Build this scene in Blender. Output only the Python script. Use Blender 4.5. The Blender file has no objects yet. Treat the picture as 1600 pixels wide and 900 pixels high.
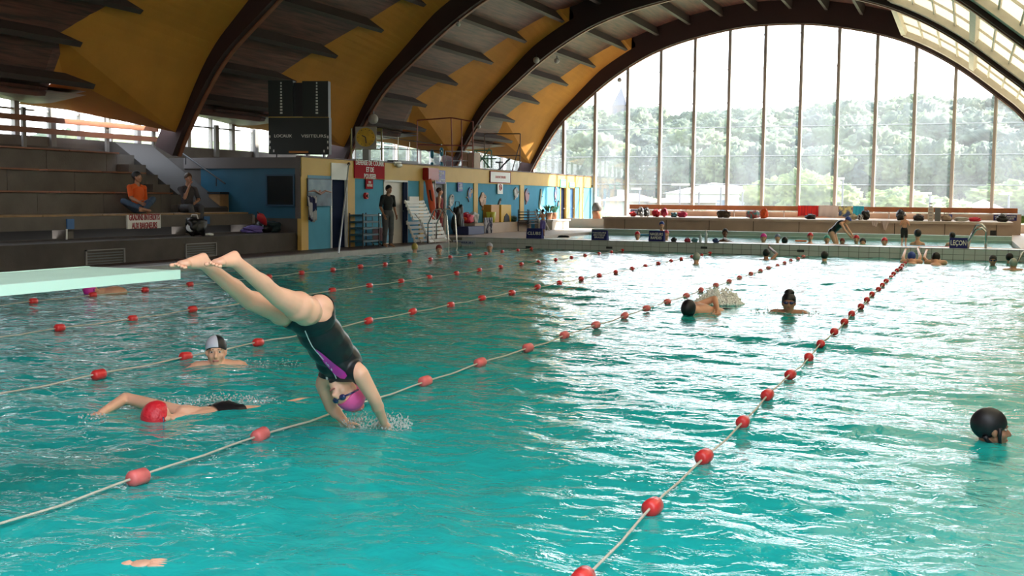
import bpy, bmesh, math, random
import numpy as np
from mathutils import Vector, Matrix, noise
from mathutils.bvhtree import BVHTree
random.seed(7)
SC = bpy.context.scene
COL = SC.collection

# ------------------------------------------------------------ camera
CF, CYAW, CPITCH, CROLL, CH = 1716.63, math.radians(22.41287), math.radians(4.64675), math.radians(0.47561), 1.43
_cy, _sy = math.cos(CYAW), math.sin(CYAW)
FW = Vector((-_sy*math.cos(CPITCH), _cy*math.cos(CPITCH), -math.sin(CPITCH)))
_r = Vector((_cy, _sy, 0)); _u = _r.cross(FW)
RT = math.cos(CROLL)*_r + math.sin(CROLL)*_u
UP = -math.sin(CROLL)*_r + math.cos(CROLL)*_u
CO = Vector((0, 0, CH))
cd = bpy.data.cameras.new('camera'); cam = bpy.data.objects.new('camera', cd); COL.objects.link(cam)
cd.sensor_width = 36; cd.lens = CF/1600*36; cd.clip_start = .05; cd.clip_end = 2000
M = Matrix((RT, UP, -FW)).transposed().to_4x4(); M.translation = CO
cam.matrix_world = M
SC.camera = cam

# ------------------------------------------------------------ sky, sun, exposure
W = bpy.data.worlds.new('sky'); SC.world = W; W.use_nodes = True
nt = W.node_tree; nt.nodes.clear()
wo = nt.nodes.new('ShaderNodeOutputWorld'); bg = nt.nodes.new('ShaderNodeBackground')
tc = nt.nodes.new('ShaderNodeTexCoord'); sx = nt.nodes.new('ShaderNodeSeparateXYZ')
rp = nt.nodes.new('ShaderNodeValToRGB')
nt.links.new(tc.outputs['Generated'], sx.inputs[0]); nt.links.new(sx.outputs['Z'], rp.inputs[0])
rp.color_ramp.elements[0].position = 0.0; rp.color_ramp.elements[0].color = (1, 1, 1, 1)
rp.color_ramp.elements[1].position = .8; rp.color_ramp.elements[1].color = (.72, .84, 1, 1)
e = rp.color_ramp.elements.new(.25); e.color = (.86, .94, 1, 1)
nt.links.new(rp.outputs[0], bg.inputs[0]); bg.inputs[1].default_value = SKY = 4.0
nt.links.new(bg.outputs[0], wo.inputs[0])
sd = bpy.data.lights.new('sun', 'SUN'); sun = bpy.data.objects.new('sun', sd); COL.objects.link(sun)
sd.energy = 17.0; sd.angle = math.radians(1.0); sd.color = (1, .93, .8)
SUNDIR = Vector((.66, .50, .58)).normalized()      # towards the sun: beyond the far facade, to the right
sun.rotation_euler = SUNDIR.to_track_quat('Z', 'Y').to_euler(); sun.location = (30, 60, 60)
SC.view_settings.view_transform = 'Standard'; SC.view_settings.look = 'None'
SC.view_settings.gamma = 1; SC.view_settings.exposure = 0.65; SC.view_settings.use_curve_mapping = False
cy_ = SC.cycles
cy_.use_denoising = True; cy_.max_bounces = 8; cy_.diffuse_bounces = 5; cy_.glossy_bounces = 4
cy_.transparent_max_bounces = 16; cy_.transmission_bounces = 4
cy_.caustics_reflective = False; cy_.caustics_refractive = False; cy_.sample_clamp_indirect = 6
cy_.sample_clamp_direct = 0

# ------------------------------------------------------------ measuring helpers (where things stand in the hall)
def _ray(u, v): return FW + RT*((u-800)/CF) - UP*((v-450)/CF)
def on(u, v, ax, val):
    d = _ray(u, v); t = (val-CO[ax])/d[ax]; return CO + d*t
def PX(u, v, x): return on(u, v, 0, x)
def PY(u, v, y): return on(u, v, 1, y)
def PZ(u, v, z=0.0): return on(u, v, 2, z)
def ppm(p): return CF/((Vector(p)-CO).dot(FW))       # pixels per metre at a point

# ------------------------------------------------------------ materials
MATS = {}
def mat(name, col, rough=.6, metal=0., var=.0, vscale=6., bump=0., bscale=30., col2=None, spec=.5, stretch=(1, 1, 1), coords='Object', emis=None, coat=0, ramp=(.35, .65), sss=0):
    if name in MATS: return MATS[name]
    m = bpy.data.materials.new(name); m.use_nodes = True; MATS[name] = m
    n = m.node_tree.nodes; l = m.node_tree.links; b = n['Principled BSDF']
    b.inputs['Base Color'].default_value = (*col, 1); b.inputs['Roughness'].default_value = rough
    b.inputs['Metallic'].default_value = metal; b.inputs['Specular IOR Level'].default_value = spec
    if coat: b.inputs['Coat Weight'].default_value = coat
    if sss: b.inputs['Subsurface Weight'].default_value = sss; b.inputs['Subsurface Radius'].default_value = (.02, .008, .004)
    if var or col2 or bump:
        t = n.new('ShaderNodeTexCoord'); mp = n.new('ShaderNodeMapping'); mp.inputs['Scale'].default_value = stretch
        l.new(t.outputs[coords], mp.inputs[0])
    if var or col2:
        ns = n.new('ShaderNodeTexNoise'); ns.inputs['Scale'].default_value = vscale; ns.inputs['Detail'].default_value = 6
        l.new(mp.outputs[0], ns.inputs['Vector'])
        r = n.new('ShaderNodeValToRGB'); l.new(ns.outputs[0], r.inputs[0])
        c2 = col2 if col2 else tuple(max(0, c*(1-var)) for c in col)
        r.color_ramp.elements[0].position = ramp[0]; r.color_ramp.elements[0].color = (*c2, 1)
        r.color_ramp.elements[1].position = ramp[1]; r.color_ramp.elements[1].color = (*col, 1)
        l.new(r.outputs[0], b.inputs['Base Color'])
    if bump:
        nb = n.new('ShaderNodeTexNoise'); nb.inputs['Scale'].default_value = bscale; nb.inputs['Detail'].default_value = 4
        l.new(mp.outputs[0], nb.inputs['Vector'])
        bp = n.new('ShaderNodeBump'); bp.inputs['Strength'].default_value = bump; bp.inputs['Distance'].default_value = .02
        l.new(nb.outputs[0], bp.inputs['Height']); l.new(bp.outputs[0], b.inputs['Normal'])
    if emis: b.inputs['Emission Color'].default_value = (*emis[0], 1); b.inputs['Emission Strength'].default_value = emis[1]
    return m

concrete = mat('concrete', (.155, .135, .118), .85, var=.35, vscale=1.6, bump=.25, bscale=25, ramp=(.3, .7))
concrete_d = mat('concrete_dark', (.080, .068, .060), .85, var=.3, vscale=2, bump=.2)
concrete_w = mat('concrete_warm', (.50, .40, .32), .85, var=.15, vscale=1.5, bump=.15)
deckm = mat('deck_tile', (.09, .05, .042), .5, var=.3, vscale=3)
deckl = mat('deck_pale', (.62, .52, .46), .55, var=.12, vscale=2)
copem = mat('coping', (.38, .38, .37), .5, var=.15, vscale=8)
yellow = mat('yellow_render', (.44, .185, .018), .75, var=.16, vscale=1.3, bump=.15, bscale=9)
yellow_w = mat('yellow_paint', (.66, .43, .11), .6, var=.08, vscale=2)
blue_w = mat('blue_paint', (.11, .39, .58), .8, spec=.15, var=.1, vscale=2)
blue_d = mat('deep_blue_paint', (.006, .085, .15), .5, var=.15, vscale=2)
navy = mat('navy', (.015, .025, .10), .5)
navy_door = mat('navy_door', (.008, .015, .045), .8, spec=.08)
ribm = mat('arch_brown', (.034, .011, .009), .7, var=.25, vscale=3, stretch=(.3, 1, .3))
purm = mat('purlin_brown', (.040, .024, .020), .65, var=.2, vscale=3, stretch=(1, .1, 1))
plankm = mat('ceiling_planks', (.13, .046, .032), .5, col2=(.035, .015, .012), vscale=2.6, stretch=(6, .35, 6), bump=.2, bscale=8)
woodo = mat('orange_wood', (.40, .13, .045), .45, var=.25, vscale=3, stretch=(1, 1, 1))
woodr = mat('red_wood', (.24, .085, .04), .5, var=.25, vscale=3)
wood = mat('wood', (.33, .19, .08), .55, var=.3, vscale=5)
cream = mat('cream_paint', (.66, .60, .50), .5, var=.1, vscale=4)
mullm = mat('mullion_grey', (.34, .31, .29), .5, var=.1, vscale=4)
mulll = mat('mullion_pale', (.75, .72, .68), .4)
steel = mat('steel', (.62, .62, .60), .22, metal=1.)
darkm = mat('dark_grey', (.03, .03, .032), .5)
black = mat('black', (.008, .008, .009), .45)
white = mat('white', (.78, .78, .76), .5)
redm = mat('red', (.55, .02, .02), .5)
signred = mat('sign_red', (.38, .018, .03), .8, spec=.12)
signblue = mat('sign_blue', (.03, .035, .16), .8, spec=.12)
purple = mat('purple', (.14, .10, .38), .6)
greens = mat('exit_green', (.10, .42, .25), .5)
board_g = mat('scoreboard', (.012, .018, .016), .45)
tilem = mat('tile_white', (.60, .61, .60), .25, var=.08, vscale=1.3)
groutm = mat('grout', (.16, .16, .15), .8)
poolp = mat('pool_paint', (.28, .82, .86), .6, var=.12, vscale=1.)
buoym = mat('buoy_red', (.78, .035, .035), .38, var=.2, vscale=12, coat=.2)
buoyp = mat('buoy_faded', (.85, .17, .16), .45, var=.25, vscale=12)
ropem = mat('rope', (.62, .56, .46), .8, bump=.4, bscale=120)
boardm = mat('springboard_green', (.48, .68, .55), .6, var=.1, vscale=6, bump=.3, bscale=180)
boards = mat('springboard_side', (.55, .76, .64), .4)
skin = mat('skin', (.76, .40, .26), .45, var=.10, vscale=7, sss=.12)
skin2 = mat('skin_pale', (.82, .45, .30), .45, var=.10, vscale=7, sss=.12)
skin3 = mat('skin_tan', (.46, .22, .13), .5, var=.1, vscale=7)
skind = mat('skin_dark', (.20, .09, .05), .5, var=.1, vscale=7)
hairb = mat('hair_black', (.012, .009, .008), .5, bump=.4, bscale=90)
hairbr = mat('hair_brown', (.07, .035, .02), .5, bump=.4, bscale=90)
lipm = mat('lips', (.50, .14, .12), .4)
eyew = mat('eye_white', (.75, .72, .70), .3)
eyed = mat('eye_dark', (.02, .012, .01), .2)
pinkm = mat('cap_pink', (.72, .09, .30), .4, bump=.15, bscale=60)
magm = mat('magenta', (.72, .03, .35), .5)
capred = mat('cap_red', (.70, .02, .035), .35, bump=.5, bscale=35)
capblk = mat('cap_black', (.010, .008, .012), .45)
capgry = mat('cap_grey', (.42, .43, .38), .5, bump=.2)
capblu = mat('cap_blue', (.03, .07, .35), .5)
capgrn = mat('cap_green', (.10, .45, .38), .5)
suitb = mat('suit_black', (.012, .011, .013), .38)
goggm = mat('goggles', (.02, .02, .10), .1, spec=.8)
oran = mat('orange_cloth', (.75, .11, .015), .8)
jeans = mat('jeans', (.06, .10, .17), .8, var=.2, vscale=20)
greyc = mat('grey_cloth', (.09, .09, .10), .85, var=.2, vscale=10)
tshirt = mat('black_cloth', (.012, .012, .014), .8)
def foammat():
    m = bpy.data.materials.new('foam_white'); m.use_nodes = True; n = m.node_tree.nodes; l = m.node_tree.links; n.clear()
    o = n.new('ShaderNodeOutputMaterial'); a = n.new('ShaderNodeBsdfDiffuse'); b = n.new('ShaderNodeBsdfTranslucent'); a.inputs[0].default_value = (.97, .98, .98, 1); b.inputs[0].default_value = (.97, .98, .98, 1)
    mx = n.new('ShaderNodeMixShader'); mx.inputs[0].default_value = .45; l.new(a.outputs[0], mx.inputs[1]); l.new(b.outputs[0], mx.inputs[2])
    g = n.new('ShaderNodeBsdfGlossy'); g.inputs['Roughness'].default_value = .12; t = n.new('ShaderNodeBsdfTransparent'); m2 = n.new('ShaderNodeMixShader'); m2.inputs[0].default_value = .35; m3 = n.new('ShaderNodeMixShader'); m3.inputs[0].default_value = .42
    l.new(mx.outputs[0], m2.inputs[1]); l.new(g.outputs[0], m2.inputs[2]); l.new(m2.outputs[0], m3.inputs[1]); l.new(t.outputs[0], m3.inputs[2]); l.new(m3.outputs[0], o.inputs[0]); return m
foamw = foammat()
leaf = mat('leaves_dark', (.035, .13, .03), .6, var=.5, vscale=9)

def glassmat():
    m = bpy.data.materials.new('dusty_glass'); m.use_nodes = True; n = m.node_tree.nodes; l = m.node_tree.links; n.clear()
    o = n.new('ShaderNodeOutputMaterial'); tr = n.new('ShaderNodeBsdfTransparent'); tl = n.new('ShaderNodeBsdfTranslucent')
    gl = n.new('ShaderNodeBsdfGlossy'); gl.inputs['Roughness'].default_value = .02
    tr.inputs[0].default_value = (.97, .98, .99, 1); tl.inputs[0].default_value = (.85, .88, 1, 1)
    ns = n.new('ShaderNodeTexNoise'); ns.inputs['Scale'].default_value = .5; ns.inputs['Detail'].default_value = 5
    t = n.new('ShaderNodeTexCoord'); mp = n.new('ShaderNodeMapping'); mp.inputs['Scale'].default_value = (1.2, 1, .6)
    l.new(t.outputs['Object'], mp.inputs[0]); l.new(mp.outputs[0], ns.inputs['Vector'])
    mr = n.new('ShaderNodeMapRange'); mr.inputs['From Min'].default_value = .3; mr.inputs['From Max'].default_value = .75
    mr.inputs['To Min'].default_value = .022; mr.inputs['To Max'].default_value = .065  # dusty translucent share also puts a bluish haze over the hills
    l.new(ns.outputs[0], mr.inputs[0])
    mx = n.new('ShaderNodeMixShader'); l.new(mr.outputs[0], mx.inputs[0]); l.new(tr.outputs[0], mx.inputs[1]); l.new(tl.outputs[0], mx.inputs[2])
    m2 = n.new('ShaderNodeMixShader'); m2.inputs[0].default_value = .05
    l.new(mx.outputs[0], m2.inputs[1]); l.new(gl.outputs[0], m2.inputs[2]); l.new(m2.outputs[0], o.inputs[0])
    return m
glass = glassmat()
def polymat():
    m = bpy.data.materials.new('ribbed_polycarbonate'); m.use_nodes = True; n = m.node_tree.nodes; l = m.node_tree.links; n.clear()
    o = n.new('ShaderNodeOutputMaterial'); tr = n.new('ShaderNodeBsdfTransparent'); tl = n.new('ShaderNodeBsdfTranslucent')
    tr.inputs[0].default_value = (.95, .93, .88, 1)
    t = n.new('ShaderNodeTexCoord'); wv = n.new('ShaderNodeTexWave'); wv.wave_type = 'BANDS'; wv.bands_direction = 'Y'
    wv.inputs['Scale'].default_value = 2.6; l.new(t.outputs['Object'], wv.inputs['Vector'])
    r = n.new('ShaderNodeValToRGB'); l.new(wv.outputs[0], r.inputs[0])
    r.color_ramp.elements[0].color = (.18, .165, .135, 1); r.color_ramp.elements[1].color = (.40, .375, .31, 1); r.color_ramp.elements[1].position = .3
    l.new(r.outputs[0], tl.inputs[0])
    mx = n.new('ShaderNodeMixShader'); mx.inputs[0].default_value = .97; l.new(tr.outputs[0], mx.inputs[1]); l.new(tl.outputs[0], mx.inputs[2])
    l.new(mx.outputs[0], o.inputs[0]); return m
poly = polymat()
def sealmat():
    m = bpy.data.materials.new('glazing_seal'); m.use_nodes = True; n = m.node_tree.nodes; l = m.node_tree.links; n.clear()
    o = n.new('ShaderNodeOutputMaterial'); tl = n.new('ShaderNodeBsdfTranslucent'); tl.inputs[0].default_value = (.42, .43, .45, 1)
    l.new(tl.outputs[0], o.inputs[0]); return m
seal = sealmat()
def watermat():
    m = bpy.data.materials.new('pool_water'); m.use_nodes = True; n = m.node_tree.nodes; l = m.node_tree.links; n.clear()
    o = n.new('ShaderNodeOutputMaterial')
    tr = n.new('ShaderNodeBsdfTransparent'); tr.inputs[0].default_value = (.25, .80, .80, 1)
    df = n.new('ShaderNodeBsdfDiffuse'); df.inputs[0].default_value = (.022, .60, .58, 1)
    gl = n.new('ShaderNodeBsdfGlossy'); gl.inputs['Roughness'].default_value = .025; gl.inputs[0].default_value = (1, 1, 1, 1)
    t = n.new('ShaderNodeTexCoord'); mp = n.new('ShaderNodeMapping'); mp.inputs['Scale'].default_value = (1, 1.3, 1)
    l.new(t.outputs['Object'], mp.inputs[0])
    h = None
    n1 = n.new('ShaderNodeTexNoise'); n1.inputs['Scale'].default_value = 5.5; n1.inputs['Detail'].default_value = 4; n1.inputs['Distortion'].default_value = .8
    l.new(mp.outputs[0], n1.inputs['Vector'])
    bp = n.new('ShaderNodeBump'); bp.inputs['Strength'].default_value = .40; bp.inputs['Distance'].default_value = .05
    l.new(n1.outputs[0], bp.inputs['Height'])
    fr = n.new('ShaderNodeFresnel'); fr.inputs['IOR'].default_value = 1.34
    l.new(bp.outputs[0], fr.inputs['Normal']); l.new(bp.outputs[0], gl.inputs['Normal'])
    mx = n.new('ShaderNodeMixShader'); mx.inputs[0].default_value = .68; l.new(tr.outputs[0], mx.inputs[1]); l.new(df.outputs[0], mx.inputs[2])
    m2 = n.new('ShaderNodeMixShader'); l.new(fr.outputs[0], m2.inputs[0]); l.new(mx.outputs[0], m2.inputs[1]); l.new(gl.outputs[0], m2.inputs[2])
    l.new(m2.outputs[0], o.inputs[0]); return m
waterm = watermat()

# ------------------------------------------------------------ mesh helpers
class MB:
    def __init__(s): s.v = []; s.f = []
    def add(s, V, F):
        k = len(s.v); s.v += [tuple(p) for p in V]; s.f += [tuple(i+k for i in f) for f in F]; return s
    def box(s, x0, x1, y0, y1, z0, z1, M=None):
        V = [Vector((x, y, z)) for z in (z0, z1) for y in (y0, y1) for x in (x0, x1)]
        if M: V = [M @ p for p in V]
        return s.add(V, [(0, 2, 3, 1), (4, 5, 7, 6), (0, 1, 5, 4), (2, 6, 7, 3), (0, 4, 6, 2), (1, 3, 7, 5)])
    def bar(s, a, b, w, h=None, up=(0, 0, 1)):
        a, b = Vector(a), Vector(b); h = h or w; d = (b-a).normalized(); u = Vector(up)
        if abs(d.dot(u)) > .98: u = Vector((0, 1, 0))
        r = d.cross(u).normalized(); u = r.cross(d)
        V = [p+r*(i*w/2)+u*(j*h/2) for p in (a, b) for i, j in ((-1, -1), (1, -1), (1, 1), (-1, 1))]
        return s.add(V, [(0, 3, 2, 1), (4, 5, 6, 7), (0, 1, 5, 4), (1, 2, 6, 5), (2, 3, 7, 6), (3, 0, 4, 7)])
    def tube(s, pts, r, n=8, closed=False):
        pts = [Vector(p) for p in pts]; R = r if isinstance(r, (list, tuple)) else [r]*len(pts); rings = []
        ref = None
        for i, p in enumerate(pts):
            a = pts[max(i-1, 0)]; b = pts[min(i+1, len(pts)-1)]; d = (b-a).normalized()
            if ref is None: ref = d.orthogonal().normalized()
            ref = (ref - d*ref.dot(d)).normalized(); w = d.cross(ref)
            rings.append([p+(ref*math.cos(t)+w*math.sin(t))*R[i] for t in [2*math.pi*k/n for k in range(n)]])
        V = [q for g in rings for q in g]; F = []
        for i in range(len(rings)-1):
            for k in range(n): F.append((i*n+k, i*n+(k+1) % n, (i+1)*n+(k+1) % n, (i+1)*n+k))
        F.append(tuple(range(n-1, -1, -1))); F.append(tuple(range((len(rings)-1)*n, len(rings)*n)))
        return s.add(V, F)
    def sphere(s, c, r, nu=12, nv=8, M=None):
        c = Vector(c); r = (r, r, r) if not isinstance(r, (tuple, list)) else r; V = []; F = []
        def T(x, y, z):
            p = Vector((x*r[0], y*r[1], z*r[2])); return (M @ p if M else p)+c
        V.append(T(0, 0, 1))
        for j in range(1, nv):
            a = math.pi*j/nv
            for i in range(nu): b = 2*math.pi*i/nu; V.append(T(math.sin(a)*math.cos(b), math.sin(a)*math.sin(b), math.cos(a)))
        V.append(T(0, 0, -1)); L = len(V)-1
        for i in range(nu): F.append((0, 1+i, 1+(i+1) % nu)); F.append((L, L-nu+(i+1) % nu, L-nu+i))
        for j in range(nv-2):
            for i in range(nu): a = 1+j*nu+i; b = 1+j*nu+(i+1) % nu; F.append((a, a+nu, b+nu, b))
        return s.add(V, F)
    def capsule(s, a, b, r0, r1, n=12):
        a, b = Vector(a), Vector(b); d = b-a; L = d.length or 1e-6; d = d/L
        P, R = [], []
        for t in (1, .85, .5, .0): ang = t*math.pi/2; P.append(a-d*r0*math.sin(ang)); R.append(max(r0*math.cos(ang), .0005))
        for t in (.0, .5, .85, 1): ang = t*math.pi/2; P.append(b+d*r1*math.sin(ang)); R.append(max(r1*math.cos(ang), .0005))
        return s.tube(P, R, n)
    def prism(s, poly, axis, a0, a1):
        """poly: 2D points in the plane across axis (0: yz, 1: xz, 2: xy)"""
        n = len(poly)
        def P(q, a): return {0: (a, q[0], q[1]), 1: (q[0], a, q[1]), 2: (q[0], q[1], a)}[axis]
        V = [P(q, a0) for q in poly]+[P(q, a1) for q in poly]
        F = [tuple(range(n-1, -1, -1)), tuple(range(n, 2*n))]+[(i, (i+1) % n, n+(i+1) % n, n+i) for i in range(n)]
        return s.add(V, F)
    def build(s, name, m, parent=None, smooth=False, origin=None, bevel=0):
        me = bpy.data.meshes.new(name); V = s.v
        if origin is not None: o_ = Vector(origin); V = [Vector(p)-o_ for p in V]
        me.from_pydata([tuple(p) for p in V], [], s.f); me.update()
        bm = bmesh.new(); bm.from_mesh(me); bmesh.ops.recalc_face_normals(bm, faces=bm.faces)
        if bevel: bmesh.ops.bevel(bm, geom=bm.edges[:], offset=bevel, segments=2, affect='EDGES', clamp_overlap=True)
        bm.to_mesh(me); bm.free()
        if smooth: me.shade_smooth() if hasattr(me, 'shade_smooth') else None
        o = bpy.data.objects.new(name, me); COL.objects.link(o)
        if origin is not None: o.location = origin
        if m: me.materials.append(m)
        if parent: par(o, parent)
        return o
def par(o, p):
    o.parent = p; 
    # keep world placement: parents here only have translation (and maybe z-rotation 0)
    if p.type == 'EMPTY' or True:
        w = Vector(p.location); q = p.parent
        while q: w += Vector(q.location); q = q.parent
        o.location = Vector(o.location)-w
def tag(o, label=None, cat=None, group=None, kind=None):
    if label: o['label'] = label
    if cat: o['category'] = cat
    if group: o['group'] = group
    if kind: o['kind'] = kind
    return o
def empty(name, loc, label=None, cat=None, group=None, kind=None):
    o = bpy.data.objects.new(name, None); COL.objects.link(o); o.location = loc; o.empty_display_size = .1
    return tag(o, label, cat, group, kind)
def copy_tree(o, parent=None):
    c = o.copy(); COL.objects.link(c)
    if parent: c.parent = parent
    for ch in [x for x in bpy.data.objects if x.parent == o]: copy_tree(ch, c)
    return c
def link(me, name, loc=(0, 0, 0), parent=None, rot=None, scale=None):
    o = bpy.data.objects.new(name, me); COL.objects.link(o); o.location = loc
    if rot: o.rotation_euler = rot
    if scale: o.scale = scale
    if parent: par(o, parent)
    return o
def boxo(name, m, x0, x1, y0, y1, z0, z1, parent=None, bevel=0):
    c = ((x0+x1)/2, (y0+y1)/2, z0)
    return MB().box(x0, x1, y0, y1, z0, z1).build(name, m, parent, origin=c, bevel=bevel)
def text(body, size, origin, right, up, m, parent, name='lettering', align='CENTER', depth=.004, width=None):
    cu = bpy.data.curves.new(name, 'FONT'); cu.body = body; cu.size = size; cu.extrude = depth; cu.align_x = align; cu.align_y = 'CENTER'
    cu.resolution_u = 2; cu.space_line = .95; cu.offset = size*.012
    to = bpy.data.objects.new(name+'_tmp', cu); COL.objects.link(to)
    dg = bpy.context.evaluated_depsgraph_get(); me = bpy.data.meshes.new_from_object(to.evaluated_get(dg))
    bpy.data.objects.remove(to)
    r = Vector(right).normalized(); u = Vector(up).normalized(); nn = r.cross(u)
    xs = [v.co.x for v in me.vertices]; sc = 1
    if width and xs: sc = width/(max(xs)-min(xs))
    for v in me.vertices: p = v.co.copy(); v.co = r*p.x*sc+u*p.y+nn*p.z
    me.name = name; me.materials.clear(); me.materials.append(m)
    o = bpy.data.objects.new(name, me); COL.objects.link(o); o.location = origin
    if parent: par(o, parent)
    return o

# ------------------------------------------------------------ the hall: arch profile and bays
K = 45.6/43; CX = -7.0*K; XW = -15.1; YF = 45.6
PR = [(0, 8.1), (.8, 8.085), (1.5, 8.03), (2.8, 7.8), (4, 7.5), (5.1, 7.08), (6.5, 6.26), (7.8, 5.2), (8.6, 4.55), (9.3, 3.55), (9.77, 2.73), (9.95, 2.35)]
PW = [a*K for a, b in PR]; PZ_ = [(b-1.43)*K+1.43 for a, b in PR]
def _smooth(xs, zs):
    pts = [Vector((x, z)) for x, z in zip(xs, zs)]
    for it in range(3):
        q = [pts[0]]
        for a, b in zip(pts, pts[1:]): q += [a.lerp(b, .25), a.lerp(b, .75)]
        q.append(pts[-1]); pts = q
    return pts
_half = _smooth(PW, PZ_)
FULL = [Vector((CX-p.x, p.y)) for p in reversed(_half)] + [Vector((CX+p.x, p.y)) for p in _half[1:]]
ARC = [0.]
for a, b in zip(FULL, FULL[1:]): ARC.append(ARC[-1]+(b-a).length)
SMAX = ARC[-1]
def prof(s, off=0.):
    s = max(0, min(SMAX-1e-4, s)); i = max(0, int(np.searchsorted(ARC, s, side='right'))-1); i = min(i, len(FULL)-2)
    t = (s-ARC[i])/max(ARC[i+1]-ARC[i], 1e-9); p = FULL[i].lerp(FULL[i+1], t)
    a = FULL[max(i-2, 0)]; b = FULL[min(i+3, len(FULL)-1)]; d = (b-a).normalized(); n = Vector((-d.y, d.x))
    return p+n*off
def s_near(X, Z):
    return min(((Vector((X, Z))-prof(s)).length, s) for s in np.linspace(0, SMAX, 600))[1]
def hrib(s):      # radial depth of the rib below the purlins
    d = min(s, SMAX-s); return .16+.40*min(1, max(0, (d-1.0)/4.5))
RIBY = [YF-7.85*i for i in range(6)]      # 45.6 37.75 29.9 22.05 14.2 6.35
def rescale(x, z): k = 1.0224; return x*k, (z-1.43)*k+1.43
PUR = [s_near(*rescale(x, z)) for x, z in ((-17.27, 3.8), (-16.77, 4.54), (-16.06, 5.27), (-15.17, 5.99), (-14.25, 6.72), (-13.09, 7.4))]
s = PUR[-1]
SK0 = s_near(*rescale(-2.5, 7.46))
while s+1.32 < SK0-.5: s += 1.32; PUR.append(s)
DT = {0: 3.1, 1: 3.9, 2: 2.8, 3: 1.7, 4: .8, 5: .2}

ceiling = empty('ceiling', (CX, 30, 0), kind='structure')
NS = 90
for Y in RIBY:
    mb = MB(); V = []; F = []
    for i in range(NS+1):
        s = SMAX*i/NS; h = hrib(s)
        for off in (0., h+.42):
            p = prof(s, off)
            for y in (Y-.28, Y): V.append((p.x, y, p.y))
    for i in range(NS):
        k = 4*i
        F += [(k, k+1, k+5, k+4), (k+2, k+6, k+7, k+3), (k, k+4, k+6, k+2), (k+1, k+3, k+7, k+5)]
    F += [(0, 2, 3, 1), (4*NS, 4*NS+1, 4*NS+3, 4*NS+2)]
    mb.add(V, F).build('arch_rib', ribm, ceiling)
for Y in RIBY:    # thin red strip paints the lit soffit edge of each rib
    mb = MB(); V = []; F = []
    for i in range(NS+1):
        s = SMAX*i/NS
        for off in (-.03, .0):
            p = prof(s, off)
            for y in (Y-.10, Y+.03): V.append((p.x, y, p.y))
    for i in range(NS):
        k = 4*i; F += [(k, k+1, k+5, k+4), (k+2, k+6, k+7, k+3), (k, k+4, k+6, k+2), (k+1, k+3, k+7, k+5)]
    mb.add(V, F).build('lamination_strip', woodr, ceiling)
def dtab(s):
    if s <= PUR[1]: return 3.9
    if s >= PUR[5]+.35: return 0.0
    for i in range(1, 5):
        if s <= PUR[i+1]: t = (s-PUR[i])/(PUR[i+1]-PUR[i]); return DT[i]*(1-t)+DT[i+1]*t
    return DT[5]*(1-(s-PUR[5])/.35)
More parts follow.
